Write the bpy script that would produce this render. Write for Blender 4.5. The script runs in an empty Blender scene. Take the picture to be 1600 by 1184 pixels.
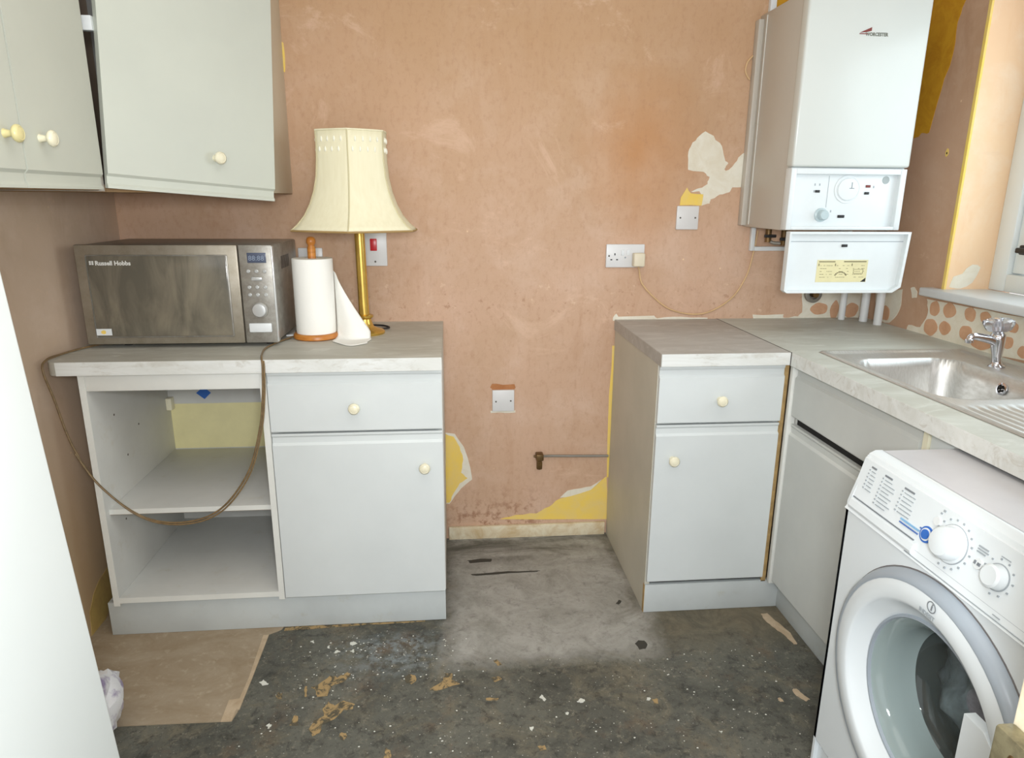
import bpy, bmesh, math, random
from mathutils import Vector, Matrix, noise
random.seed(7)
scene = bpy.context.scene
C = scene.collection
R = math.radians

# ------------------------------------------------------------------ camera
F_PX, PITCH, YAW, ROLL, CAM_H, CAM_D = 1067.67, 0.2594, 0.0917, 0.0069, 1.3545, 2.5582
cam_data = bpy.data.cameras.new('camera')
cam_data.sensor_fit = 'HORIZONTAL'; cam_data.sensor_width = 36.0
cam_data.lens = F_PX / 1600 * 36.0
cam_data.clip_start = 0.02
cam = bpy.data.objects.new('camera', cam_data); C.objects.link(cam)
_f = Vector((math.sin(YAW)*math.cos(PITCH), math.cos(YAW)*math.cos(PITCH), -math.sin(PITCH)))
_r = Vector((math.cos(YAW), -math.sin(YAW), 0)); _u = _r.cross(_f)
_r2 = math.cos(ROLL)*_r + math.sin(ROLL)*_u; _u2 = -math.sin(ROLL)*_r + math.cos(ROLL)*_u
cam.matrix_world = Matrix(((_r2.x, _u2.x, -_f.x, 0), (_r2.y, _u2.y, -_f.y, -CAM_D),
                           (_r2.z, _u2.z, -_f.z, CAM_H), (0, 0, 0, 1)))
scene.camera = cam

# ------------------------------------------------------------------ light
world = bpy.data.worlds.new('world'); scene.world = world; world.use_nodes = True
bg = world.node_tree.nodes['Background']
bg.inputs['Color'].default_value = (0.97, 0.98, 1.0, 1); bg.inputs['Strength'].default_value = 1.55
def area(name, loc, target, size, power, col, sy=None):
    l = bpy.data.lights.new(name, 'AREA'); l.energy = power; l.color = col
    l.size = size
    if sy: l.shape = 'RECTANGLE'; l.size_y = sy
    o = bpy.data.objects.new(name, l); C.objects.link(o); o.location = loc
    o.rotation_euler = (Vector(target) - Vector(loc)).to_track_quat('-Z', 'Y').to_euler()
    return o
area('camera_flash', (0.03, -2.66, 1.44), (0.15, 0, 0.75), 0.24, 26, (0.95, 0.985, 1.0))
area('ceiling_bounce', (0.2, -1.9, 2.36), (0.2, -1.9, 0), 1.4, 10, (1.0, 0.98, 0.93))
area('window_daylight', (1.98, -1.05, 1.6), (0.0, -1.0, 0.9), 1.2, 15, (0.93, 0.97, 1.0), 1.0)
scene.view_settings.view_transform = 'Standard'
scene.view_settings.look = 'None'
scene.view_settings.gamma = 1.0
scene.view_settings.exposure = -0.03
scene.view_settings.use_curve_mapping = False

# ------------------------------------------------------------------ helpers
def lin(c):
    return tuple((v/255/12.92 if v/255 <= 0.04045 else ((v/255+0.055)/1.055)**2.4) for v in c) + (1.0,)
class NT:
    def __init__(s, name):
        s.m = bpy.data.materials.new(name); s.m.use_nodes = True
        s.t = s.m.node_tree; s.b = s.t.nodes['Principled BSDF']
        s.co = s.t.nodes.new('ShaderNodeTexCoord').outputs['Object']
    def n(s, kind, **kw):
        nd = s.t.nodes.new(kind)
        for k, v in kw.items(): setattr(nd, k, v)
        return nd
    def l(s, a, b): s.t.links.new(a, b)
    def map(s, scale=(1, 1, 1), loc=(0, 0, 0), rot=(0, 0, 0)):
        nd = s.n('ShaderNodeMapping'); nd.inputs['Scale'].default_value = scale
        nd.inputs['Location'].default_value = loc; nd.inputs['Rotation'].default_value = rot
        s.l(s.co, nd.inputs['Vector']); return nd.outputs[0]
    def noise(s, scale, detail=6, rough=0.6, vec=None, dist=0.0):
        nd = s.n('ShaderNodeTexNoise'); nd.inputs['Scale'].default_value = scale
        nd.inputs['Detail'].default_value = detail; nd.inputs['Roughness'].default_value = rough
        nd.inputs['Distortion'].default_value = dist
        s.l(vec or s.co, nd.inputs['Vector']); return nd.outputs['Fac']
    def vor(s, scale, vec=None, feature='F1', rnd=1.0):
        nd = s.n('ShaderNodeTexVoronoi', feature=feature); nd.inputs['Scale'].default_value = scale
        nd.inputs['Randomness'].default_value = rnd
        s.l(vec or s.co, nd.inputs['Vector']); return nd.outputs['Distance']
    def rng(s, v, a, b, c=0.0, d=1.0):
        nd = s.n('ShaderNodeMapRange'); nd.clamp = True
        for i, x in zip((1, 2, 3, 4), (a, b, c, d)): nd.inputs[i].default_value = x
        s.l(v, nd.inputs[0]); return nd.outputs[0]
    def math(s, op, a, b=0.0):
        nd = s.n('ShaderNodeMath', operation=op)
        for i, x in enumerate((a, b)):
            if isinstance(x, (int, float)): nd.inputs[i].default_value = x
            else: s.l(x, nd.inputs[i])
        return nd.outputs[0]
    def mix(s, f, a, b):
        nd = s.n('ShaderNodeMix', data_type='RGBA')
        if isinstance(f, (int, float)): nd.inputs[0].default_value = f
        else: s.l(f, nd.inputs[0])
        for i, x in ((6, a), (7, b)):
            if isinstance(x, tuple): nd.inputs[i].default_value = lin(x)
            else: s.l(x, nd.inputs[i])
        return nd.outputs[2]
    def xyz(s):
        nd = s.n('ShaderNodeSeparateXYZ'); s.l(s.co, nd.inputs[0]); return nd.outputs
    def bump(s, h, strength=0.3, dist=0.002):
        nd = s.n('ShaderNodeBump'); nd.inputs['Strength'].default_value = strength
        nd.inputs['Distance'].default_value = dist
        s.l(h, nd.inputs['Height']); s.l(nd.outputs[0], s.b.inputs['Normal'])
    def out(s, col, rough=0.6, metal=0.0, spec=0.5):
        if isinstance(col, tuple): s.b.inputs['Base Color'].default_value = lin(col)
        else: s.l(col, s.b.inputs['Base Color'])
        if isinstance(rough, (int, float)): s.b.inputs['Roughness'].default_value = rough
        else: s.l(rough, s.b.inputs['Roughness'])
        s.b.inputs['Metallic'].default_value = metal
        s.b.inputs['Specular IOR Level'].default_value = spec
        return s.m
def plain(name, c, rough=0.5, metal=0.0, var=0.06, scale=9.0, dirt=None, spec=0.5):
    """a painted or plastic surface: slight cloudiness and, if asked, sparse dirt"""
    t = NT(name)
    d = tuple(max(0, int(v*(1-var))) for v in c)
    col = t.mix(t.rng(t.noise(scale, 5), 0.35, 0.7), c, d)
    if dirt:
        col = t.mix(t.math('MULTIPLY', t.rng(t.noise(scale*2.3, 8, 0.7), 0.58, 0.75), 0.6), col, dirt)
    return t.out(col, rough, metal, spec)

M = {}
def mk_plaster(name, a, b, c, stain):
    t = NT(name)
    n1 = t.noise(1.6, 5, 0.55, dist=0.6); n2 = t.noise(5.0, 9, 0.68, dist=0.3)
    n3 = t.noise(7.0, 7, 0.7, t.map((1.0, 1.0, 0.22)), 0.8)
    col = t.mix(t.rng(n1, 0.34, 0.66), a, b)
    col = t.mix(t.math('MULTIPLY', t.rng(n2, 0.48, 0.70), 0.65), col, c)
    col = t.mix(t.math('MULTIPLY', t.rng(n3, 0.55, 0.78), 0.5), col, stain)
    # trowel scratches, dust and small chips
    n4 = t.noise(16, 6, 0.75, t.map((0.25, 1, 1.6), rot=(0, 0.35, 0)), 0.5)
    col = t.mix(t.math('MULTIPLY', t.rng(n4, 0.60, 0.74), 0.45), col, (222, 192, 166))
    chip = t.rng(t.vor(13), 0.055, 0.03)
    col = t.mix(t.math('MULTIPLY', chip, t.rng(t.noise(9, 2), 0.55, 0.62)), col, (232, 205, 170))
    t.bump(t.noise(40, 8, 0.7), 0.25, 0.002)
    return t, col
t, col = mk_plaster('bare_pink_plaster', (208, 174, 150), (196, 163, 136), (216, 188, 168), (184, 144, 114))
x, y, z = t.xyz()
# warm tan towards the top of the wall (dimmer light put into the colour) and one orange tide mark
up = t.math('MULTIPLY', t.rng(t.math('ADD', z, t.math('MULTIPLY', t.noise(3, 4), 0.5)), 1.45, 2.2), 0.6)
col = t.mix(up, col, (190, 152, 112))
dx = t.math('SUBTRACT', x, 0.70); dz = t.math('MULTIPLY', t.math('SUBTRACT', z, 1.52), 0.75)
dd = t.math('SQRT', t.math('ADD', t.math('MULTIPLY', dx, dx), t.math('MULTIPLY', dz, dz)))
dd = t.math('ADD', dd, t.math('MULTIPLY', t.noise(5, 6), 0.22))
col = t.mix(t.math('MULTIPLY', t.rng(dd, 0.36, 0.10), 0.7), col, (190, 134, 84))
# brown damp marks low down
low = t.math('MULTIPLY', t.rng(z, 0.24, 0.06), t.rng(t.noise(26, 6, 0.7), 0.50, 0.60))
low = t.math('MULTIPLY', low, t.math('MULTIPLY', t.rng(x, 0.42, 0.30), t.rng(x, -0.1, 0.05)))
col = t.mix(t.math('MULTIPLY', low, 0.8), col, (140, 92, 62))
# pits above the worktops
pit = t.math('MULTIPLY', t.rng(t.noise(38, 4, 0.6), 0.60, 0.66), t.math('MULTIPLY', t.rng(z, 1.05, 1.0), t.rng(z, 0.88, 0.92)))
col = t.mix(t.math('MULTIPLY', pit, 0.4), col, (158, 112, 84))
pale = t.math('MULTIPLY', t.rng(t.noise(20, 6, 0.7, t.map(loc=(5, 0, 2))), 0.60, 0.68), t.math('MULTIPLY', t.rng(z, 1.09, 1.04), t.rng(z, 0.88, 0.92)))
col = t.mix(t.math('MULTIPLY', pale, 0.6), col, (232, 208, 180))
n9 = t.noise(55, 6, 0.75, t.map((1, 1, 0.6)))
col = t.mix(t.math('MULTIPLY', t.rng(n9, 0.5, 0.72), 0.35), col, (166, 124, 96))
col = t.mix(t.math('MULTIPLY', t.rng(t.noise(2.6, 8, 0.75, t.map(loc=(9, 0, 4)), 1.5), 0.56, 0.66), 0.5), col, (222, 190, 166))
M['plaster'] = t.out(col, 0.92, spec=0.2)
t, col = mk_plaster('bare_plaster_left', (212, 188, 168), (200, 176, 152), (218, 196, 178), (184, 156, 130))
x, y, z = t.xyz()
col = t.mix(t.math('MULTIPLY', t.rng(z, 0.75, 0.1), 0.6), col, (178, 148, 96))
M['plaster_left'] = t.out(col, 0.92, spec=0.2)
t, col = mk_plaster('bare_plaster_right', (196, 162, 136), (184, 149, 120), (204, 174, 150), (168, 130, 100))
M['plaster_right'] = t.out(col, 0.92, spec=0.2)
t, col = mk_plaster('reveal_plaster', (238, 206, 170), (232, 194, 158), (240, 220, 196), (226, 180, 134))
M['reveal'] = t.out(col, 0.9, spec=0.2)

def flake(name, c, d):
    t = NT(name); n = t.noise(14, 8, 0.7, dist=0.6)
    col = t.mix(t.rng(n, 0.40, 0.66), c, d)
    t.bump(t.noise(60, 5), 0.3, 0.001)
    return t.out(col, 0.75, spec=0.3)
M['cream_paint'] = flake('old_cream_paint', (232, 228, 214), (222, 214, 194))
M['yellow_paint'] = flake('old_yellow_paint', (240, 208, 104), (234, 206, 130))
M['ochre_paint'] = flake('old_ochre_paint', (206, 156, 40), (188, 134, 30))
M['rust_stain'] = flake('orange_edge_stain', (186, 130, 86), (170, 112, 70))
M['tan_yellow'] = flake('stained_yellow_paint', (196, 170, 104), (180, 150, 96))
M['dab'] = flake('tile_adhesive_dab', (212, 170, 138), (200, 154, 120))
M['skirting'] = flake('painted_skirting', (228, 218, 192), (204, 180, 140))
M['ceiling'] = plain('ceiling_paint', (224, 222, 214), 0.9)

# floor: black bitumen screed with a cleaned grey strip, rubbed patches and dirt
t = NT('bitumen_screed'); x, y, z = t.xyz()
n1 = t.noise(3.2, 6, 0.65, dist=0.8); n2 = t.noise(22, 9, 0.75, dist=0.4); n3 = t.noise(7, 8, 0.7, dist=1.0)
col = t.mix(t.rng(n1, 0.35, 0.65), (76, 76, 70), (108, 107, 98))
col = t.mix(t.math('MULTIPLY', t.rng(n3, 0.50, 0.68), 0.7), col, (124, 116, 98))
col = t.mix(t.math('MULTIPLY', t.rng(t.noise(4.5, 6, 0.7, t.map(loc=(3, 1, 0))), 0.55, 0.68), 0.55), col, (112, 90, 70))
col = t.mix(t.math('MULTIPLY', t.rng(n2, 0.52, 0.62), 0.55), col, (40, 40, 38))
col = t.mix(t.math('MULTIPLY', t.rng(t.noise(34, 8, 0.8), 0.55, 0.66), 0.65), col, (146, 140, 124))
col = t.mix(t.math('MULTIPLY', t.rng(t.noise(75, 6, 0.8), 0.54, 0.64), 0.5), col, (44, 44, 40))
col = t.mix(t.math('MULTIPLY', t.rng(t.noise(110, 4, 0.8, t.map(loc=(2, 7, 0))), 0.62, 0.68), 0.6), col, (188, 186, 174))
# bluish wet-looking dust by the left plinth
bx = t.math('MULTIPLY', t.rng(x, -0.42, -0.22), t.rng(x, 0.02, -0.12)); by = t.math('MULTIPLY', t.rng(y, -0.86, -0.76), t.rng(y, -0.60, -0.66))
col = t.mix(t.math('MULTIPLY', t.math('MULTIPLY', bx, by), t.rng(t.noise(30, 7, 0.7), 0.45, 0.60)), col, (128, 134, 134))
# grey strip between the two runs of units
wob = t.math('MULTIPLY', t.math('SUBTRACT', t.noise(7, 6, 0.7), 0.5), 0.16)
yy = t.math('ADD', y, wob); xx = t.math('ADD', x, wob)
g = t.math('MULTIPLY', t.math('MULTIPLY', t.rng(xx, -0.06, 0.02), t.rng(xx, 0.68, 0.60)), t.rng(yy, -0.83, -0.74))
gcol = t.mix(t.rng(n3, 0.35, 0.68), (174, 172, 167), (142, 140, 132))
gcol = t.mix(t.math('MULTIPLY', t.rng(n2, 0.54, 0.66), 0.5), gcol, (104, 102, 96))
dark = t.math('MULTIPLY', t.rng(y, -0.26, -0.16), t.rng(t.noise(6, 7, 0.7, t.map((0.35, 1.6, 1)), 0.8), 0.42, 0.62))
gcol = t.mix(t.math('MULTIPLY', t.rng(t.noise(60, 6, 0.8), 0.54, 0.66), 0.5), gcol, (112, 110, 104))
gcol = t.mix(t.math('MULTIPLY', dark, 0.85), gcol, (78, 76, 68))
col = t.mix(g, col, gcol)
# brownish grey by the right-hand plinth
e = t.math('MULTIPLY', t.rng(xx, 0.58, 0.70), t.rng(yy, -0.82, -0.66))
col = t.mix(t.math('MULTIPLY', e, 0.75), col, t.mix(t.rng(n3, 0.4, 0.62), (128, 116, 94), (88, 82, 68)))
t.bump(n2, 0.5, 0.003)
M['floor'] = t.out(col, t.rng(n3, 0.3, 0.7, 0.55, 0.85), spec=0.35)
M['dark_mark'] = plain('bitumen_blot', (62, 60, 54), 0.8)
t = NT('brown_floor_covering'); n = t.noise(9, 8, 0.7, t.map((0.6, 1.2, 1)), 0.5)
col = t.mix(t.rng(n, 0.35, 0.68), (170, 155, 134), (150, 132, 108))
col = t.mix(t.math('MULTIPLY', t.rng(t.noise(30, 7, 0.75), 0.54, 0.68), 0.6), col, (188, 174, 152))
t.bump(n, 0.3, 0.002); M['tan_floor'] = t.out(col, 0.85, spec=0.25)
M['tan_edge'] = flake('brown_covering_edge', (196, 176, 150), (176, 154, 126))
t = NT('dried_floor_glue'); n = t.noise(38, 6, 0.7, dist=0.8)
M['ochre_glue'] = t.out(t.mix(t.rng(n, 0.46, 0.56), (170, 144, 102), (92, 86, 72)), 0.8, spec=0.2)
M['white_fleck'] = plain('plaster_fleck', (222, 222, 212), 0.8)

M['melamine'] = plain('white_melamine', (216, 221, 221), 0.42, var=0.03, scale=3)
M['melamine_wall'] = plain('dimmed_aged_melamine', (201, 204, 193), 0.45, var=0.03, scale=2.5)  # yellower from age, and darkened in colour for dimmer light up high
M['melamine_grey'] = plain('grey_white_melamine', (202, 204, 200), 0.5, var=0.04, scale=4)
M['melamine_side'] = plain('cream_grey_side_panel', (202, 198, 184), 0.5, var=0.05, scale=4)
M['wall_cab_side'] = plain('beige_wall_cabinet_side', (212, 202, 182), 0.55, var=0.04, scale=4)
M['carcass'] = plain('carcass_melamine', (212, 212, 208), 0.5, var=0.04, scale=5, dirt=(194, 188, 172))
M['edge_band'] = plain('white_edge_band', (228, 229, 224), 0.45, var=0.03)
M['edge_stain'] = plain('stained_board_edge', (190, 158, 104), 0.7, var=0.2, scale=30)
M['cream_back'] = plain('yellowed_back_board', (240, 231, 178), 0.6, var=0.05)
M['underside'] = plain('brown_board_underside', (150, 120, 84), 0.8, var=0.15)
M['knob'] = plain('ivory_knob', (236, 230, 204), 0.28, var=0.04, scale=20)
M['knob_yellow'] = plain('yellowed_knob', (228, 216, 160), 0.3, var=0.06, scale=20)
M['plinth'] = plain('plinth_board', (200, 206, 206), 0.5, var=0.05, scale=6, dirt=(180, 176, 160))

def marble(name, a, b, c, sc, rot=0.0):
    t = NT(name)
    v = t.map((1, 3.2, 3.2), rot=(0, 0, rot))
    col = t.mix(t.rng(t.noise(sc, 7, 0.65, v, 1.2), 0.36, 0.64), a, b)
    col = t.mix(t.math('MULTIPLY', t.rng(t.noise(sc*1.7, 8, 0.7, v, 2.0), 0.53, 0.64), 0.7), col, c)
    return t.out(col, 0.5, spec=0.3)
M['marble_left'] = marble('marbled_laminate', (194, 193, 184), (178, 175, 164), (208, 208, 200), 2.4)  # same laminate as its edge; top greyed in colour for how light falls
M['marble_edge'] = marble('marbled_laminate_edge', (226, 228, 226), (212, 213, 208), (198, 196, 188), 4.0)
M['marble_small'] = marble('grey_marbled_laminate', (184, 181, 176), (170, 166, 160), (196, 194, 189), 3.5, 0.4)
M['marble_sink'] = marble('pale_marbled_laminate', (202, 206, 199), (188, 190, 181), (214, 218, 212), 2.2, 1.2)
M['dark_seam'] = plain('dark_seam', (96, 90, 82), 0.8)

t = NT('brushed_stainless'); n = t.noise(60, 4, 0.6, t.map((8, 0.6, 1)))
M['steel'] = t.out(t.mix(t.rng(n, 0.3, 0.7), (218, 218, 216), (200, 199, 195)), t.rng(n, 0.3, 0.7, 0.38, 0.50), 0.85)
t = NT('microwave_silver'); n = t.noise(26, 8, 0.75)
M['mw_silver'] = t.out(t.mix(t.rng(n, 0.35, 0.68), (170, 167, 160), (136, 131, 122)), 0.42, 0.5)
t = NT('microwave_door_silver'); n = t.noise(18, 8, 0.7)
M['mw_door'] = t.out(t.mix(t.rng(n, 0.35, 0.68), (160, 152, 138), (138, 130, 114)), 0.40, 0.45)
t = NT('microwave_window'); n = t.noise(5, 6, 0.6, t.map((2.2, 1, 0.7), rot=(0, -0.35, 0)), 0.9)
col = t.mix(t.rng(n, 0.38, 0.66), (96, 92, 82), (134, 126, 110))
M['mw_glass'] = t.out(col, 0.16, 0.0, 0.6)
M['mw_button'] = plain('silver_button', (214, 216, 216), 0.25, 0.4, var=0.03)
M['mw_display'] = plain('blue_grey_display', (84, 92, 112), 0.15)
M['display_digit'] = plain('display_digit', (140, 152, 172), 0.4)
M['black'] = plain('black_plastic', (34, 32, 34), 0.5)
M['dark_gap'] = plain('dark_gap', (30, 28, 26), 0.9)
M['white_print'] = plain('white_print', (232, 232, 228), 0.5)
M['grey_print'] = plain('grey_print', (128, 134, 140), 0.6)
M['pale_print'] = plain('pale_grey_print', (164, 172, 178), 0.6)
M['blue_print'] = plain('blue_print', (140, 188, 226), 0.5)
M['blue'] = plain('blue_plastic', (48, 108, 196), 0.35)
M['blue_dark'] = plain('dark_blue_print', (86, 122, 190), 0.4)
M['purple'] = plain('violet_print', (70, 52, 140), 0.5)
M['red'] = plain('red_rocker', (206, 34, 44), 0.3)
M['logo_red'] = plain('dark_red_print', (128, 56, 50), 0.5)
M['logo_grey'] = plain('dark_grey_print', (112, 114, 102), 0.5)
M['white_plastic'] = plain('white_plastic', (226, 230, 232), 0.35, var=0.02)
M['socket'] = plain('white_socket_plate', (222, 222, 222), 0.35, var=0.02)
M['plug'] = plain('cream_plug', (226, 216, 192), 0.4, var=0.03)
M['cable_cream'] = plain('cream_cable', (220, 186, 140), 0.5)
M['cable_brown'] = plain('brown_cable', (132, 108, 74), 0.45, var=0.2, scale=60)
M['brass'] = plain('polished_brass', (226, 190, 98), 0.25, 0.8, var=0.12, scale=14)
M['brass_dull'] = plain('tarnished_brass', (128, 100, 62), 0.45, 0.6, var=0.3, scale=50)
M['pipe_grey'] = plain('grey_pipe', (150, 146, 138), 0.5, 0.4)
t = NT('cream_shade_fabric'); n = t.noise(90, 3, 0.5, t.map((1, 1, 0.1)))
M['shade'] = t.out(t.mix(t.rng(n, 0.3, 0.7), (236, 230, 202), (231, 224, 194)), 0.85, spec=0.2)
M['shade_trim'] = plain('brown_gold_trim', (168, 138, 88), 0.7)
M['bead'] = plain('pearl_bead', (250, 248, 234), 0.3)
M['shade_seam'] = plain('shade_seam', (206, 196, 160), 0.8)
t = NT('varnished_pine'); n = t.noise(12, 6, 0.6, t.map((1, 1, 5)), 1.0)
M['pine'] = t.out(t.mix(t.rng(n, 0.35, 0.65), (206, 138, 62), (178, 106, 38)), 0.35)
t = NT('kitchen_paper'); t.bump(t.vor(120), 0.15, 0.001); M['paper'] = t.out((244, 243, 238), 0.95, spec=0.1)
M['boiler'] = plain('boiler_white_enamel', (214, 218, 214), 0.22, var=0.02, scale=2)
M['boiler_side'] = plain('boiler_side_enamel', (196, 190, 180), 0.35, var=0.03, scale=2)  # darker copy of the boiler white; shade of the side put into the colour
M['boiler_panel'] = plain('boiler_white_plastic', (226, 232, 234), 0.32, var=0.02)
M['knob_blue'] = plain('pale_blue_grey_dial', (186, 202, 206), 0.35)
M['label'] = plain('yellowed_paper_label', (226, 218, 172), 0.6, var=0.06)
M['label_print'] = plain('label_print', (128, 122, 92), 0.7)
M['badge'] = plain('grey_badge', (164, 172, 172), 0.4)
M['appliance'] = plain('washing_machine_white', (224, 231, 235), 0.25, var=0.015, scale=2)
M['appliance_top'] = plain('washing_machine_lid', (204, 204, 208), 0.35, var=0.03)
M['appliance_shadow'] = plain('rim_shade_plastic', (160, 170, 180), 0.3, var=0.03)  # machine white greyed; shading of the rim bevels put into the colour
M['fridge'] = plain('fridge_enamel', (214, 220, 221), 0.4, var=0.015, scale=1.5)
M['gasket'] = plain('grey_gasket', (120, 116, 116), 0.7)
t = NT('chrome'); M['chrome'] = t.out((216, 216, 222), 0.08, 1.0)
t = NT('dark_drum_steel'); M['drum'] = t.out((64, 68, 66), 0.5, 0.3)
t = NT('dark_cloth'); n = t.noise(20, 8, 0.7)
t.bump(t.noise(260, 3), 0.4, 0.001); M['cloth'] = t.out(t.mix(t.rng(n, 0.35, 0.65), (150, 150, 158), (104, 104, 110)), 0.9, spec=0.2)
def glass(name, tint, fac):
    m = bpy.data.materials.new(name); m.use_nodes = True; t = m.node_tree; t.nodes.clear()
    o = t.nodes.new('ShaderNodeOutputMaterial'); tr = t.nodes.new('ShaderNodeBsdfTransparent'); gl = t.nodes.new('ShaderNodeBsdfGlossy')
    df = t.nodes.new('ShaderNodeBsdfDiffuse'); df.inputs['Color'].default_value = lin(tint)
    mx = t.nodes.new('ShaderNodeMixShader'); m2 = t.nodes.new('ShaderNodeMixShader'); fr = t.nodes.new('ShaderNodeLayerWeight'); pw = t.nodes.new('ShaderNodeMath'); ad = t.nodes.new('ShaderNodeMapRange')
    tr.inputs['Color'].default_value = lin(tint); gl.inputs['Roughness'].default_value = 0.04; pw.operation = 'POWER'; pw.inputs[1].default_value = 4.0; ad.inputs[3].default_value = 0.04; ad.inputs[4].default_value = 0.7
    m2.inputs[0].default_value = fac
    t.links.new(tr.outputs[0], m2.inputs[1]); t.links.new(df.outputs[0], m2.inputs[2])
    t.links.new(fr.outputs['Facing'], pw.inputs[0]); t.links.new(pw.outputs[0], ad.inputs[0]); t.links.new(ad.outputs[0], mx.inputs[0]); t.links.new(m2.outputs[0], mx.inputs[1]); t.links.new(gl.outputs[0], mx.inputs[2])
    t.links.new(mx.outputs[0], o.inputs[0]); return m
M['glass'] = glass('porthole_glass', (220, 232, 230), 0.05)
M['glass_side'] = glass('porthole_glass_flank', (196, 214, 214), 0.50)  # pale diffuse mix puts the bowl wall's reflection into its colour
M['pane'] = glass('window_glass', (236, 242, 244), 0.06)
t = NT('cut_acrylic'); t.b.inputs['Transmission Weight'].default_value = 0.85; t.b.inputs['IOR'].default_value = 1.48
M['crystal'] = t.out((232, 234, 240), 0.05)
t = NT('thin_plastic_bag'); M['bag'] = t.out(t.mix(t.rng(t.noise(14, 5), 0.5, 0.6), (226, 226, 230), (150, 136, 168)), 0.3)
M['upvc'] = plain('white_upvc', (232, 238, 238), 0.3, var=0.01)
M['sill'] = plain('sill_gloss_paint', (216, 220, 222), 0.35, var=0.03)
M['door_paint'] = flake('cream_gloss_door', (240, 232, 208), (226, 214, 184))
t = NT('worn_latch_metal'); M['latch'] = t.out(t.mix(t.rng(t.noise(40, 6), 0.4, 0.65), (158, 150, 120), (112, 104, 82)), 0.4, 0.6)

# --- mesh helpers -----------------------------------------------------------
def box(bm, x0, x1, y0, y1, z0, z1, bev=0.0, seg=2):
    vs = [bm.verts.new((x, y, z)) for x in (x0, x1) for y in (y0, y1) for z in (z0, z1)]
    fs = [(0, 1, 3, 2), (4, 6, 7, 5), (0, 4, 5, 1), (2, 3, 7, 6), (0, 2, 6, 4), (1, 5, 7, 3)]
    faces = [bm.faces.new([vs[i] for i in f]) for f in fs]
    if bev > 0:
        es = list({e for f in faces for e in f.edges})
        bmesh.ops.bevel(bm, geom=es, offset=bev, segments=seg, profile=0.5, affect='EDGES')
    return bm
def basis(d):
    d = Vector(d).normalized(); h = Vector((0, 0, 1)) if abs(d.z) < 0.9 else Vector((1, 0, 0))
    a = h.cross(d).normalized(); return a, d.cross(a), d
def lathe(bm, prof, o, d, seg=24, cap=True, ph=0.0):
    """prof: list of (radius, distance along d)"""
    a, b, d = basis(d); o = Vector(o); rings = []
    for r, h in prof:
        rings.append([bm.verts.new(o + d*h + (a*math.cos(ph+2*math.pi*i/seg) + b*math.sin(ph+2*math.pi*i/seg))*r) for i in range(seg)])
    for p, q in zip(rings, rings[1:]):
        for i in range(seg):
            j = (i+1) % seg; bm.faces.new((p[i], p[j], q[j], q[i]))
    if cap:
        bm.faces.new(list(reversed(rings[0]))); bm.faces.new(rings[-1])
    return bm
def cyl(bm, a, b, r, seg=16):
    a, b = Vector(a), Vector(b); return lathe(bm, [(r, 0), (r, (b-a).length)], a, b-a, seg)
def smooth_path(pts, sub=6):
    pts = [Vector(p) for p in pts]; out = []
    for i in range(len(pts)-1):
        p0 = pts[max(i-1, 0)]; p1 = pts[i]; p2 = pts[i+1]; p3 = pts[min(i+2, len(pts)-1)]
        for k in range(sub):
            u = k/sub
            out.append(0.5*((2*p1) + (p2-p0)*u + (2*p0-5*p1+4*p2-p3)*u*u + (3*p1-p0-3*p2+p3)*u**3))
    out.append(pts[-1]); return out
def tube(bm, pts, r, seg=10, sub=6):
    path = smooth_path(pts, sub) if sub > 1 else [Vector(p) for p in pts]
    rings = []; up = None
    for i, p in enumerate(path):
        t_ = (path[min(i+1, len(path)-1)] - path[max(i-1, 0)]).normalized()
        if up is None:
            up = Vector((0, 0, 1)) if abs(t_.z) < 0.9 else Vector((1, 0, 0))
        a = up.cross(t_).normalized(); b = t_.cross(a); up = b
        rr = r(i/(len(path)-1)) if callable(r) else r
        rings.append([bm.verts.new(p + (a*math.cos(2*math.pi*k/seg) + b*math.sin(2*math.pi*k/seg))*rr) for k in range(seg)])
    for p, q in zip(rings, rings[1:]):
        for i in range(seg):
            j = (i+1) % seg; bm.faces.new((p[i], p[j], q[j], q[i]))
    bm.faces.new(list(reversed(rings[0]))); bm.faces.new(rings[-1]); return bm
def prism(bm, poly, f0, f1):
    """poly: 2-D points; f0/f1 map a 2-D point to the two 3-D ends"""
    a = [bm.verts.new(f0(p)) for p in poly]; b = [bm.verts.new(f1(p)) for p in poly]; n = len(poly)
    bm.faces.new(a); bm.faces.new(list(reversed(b)))
    for i in range(n): bm.faces.new((a[i], b[i], b[(i+1) % n], a[(i+1) % n]))
    return bm
def NB(): return bmesh.new()
def obj(name, bm, m, parent=None, ang=32, origin=None):
    org = Vector((0, 0, 0))
    if parent is not None:
        q = parent
        while q.parent: q = q.parent
        org = q.location.copy()
    elif origin: org = Vector(origin)
    bmesh.ops.recalc_face_normals(bm, faces=bm.faces)
    if org.length: bmesh.ops.translate(bm, verts=bm.verts, vec=-org)
    me = bpy.data.meshes.new(name); bm.to_mesh(me); bm.free()
    for p in me.polygons: p.use_smooth = True
    me.set_sharp_from_angle(angle=R(ang))
    me.materials.append(M[m] if isinstance(m, str) else m)
    o = bpy.data.objects.new(name, me); C.objects.link(o)
    if parent is not None: o.parent = parent
    else: o.location = org
    return o
def thing(name, loc, label, cat, group=None):
    o = bpy.data.objects.new(name, None); C.objects.link(o); o.location = loc; o.empty_display_size = 0.05
    return tag(o, label, cat, group)
def tag(o, label=None, cat=None, group=None):
    if label: o['label'] = label
    if cat: o['category'] = cat
    if group: o['group'] = group
    return o
def struct(name, bm, m, parent=None):
    o = obj(name, bm, m, parent)
    if parent is None: o['kind'] = 'structure'
    return o
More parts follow.
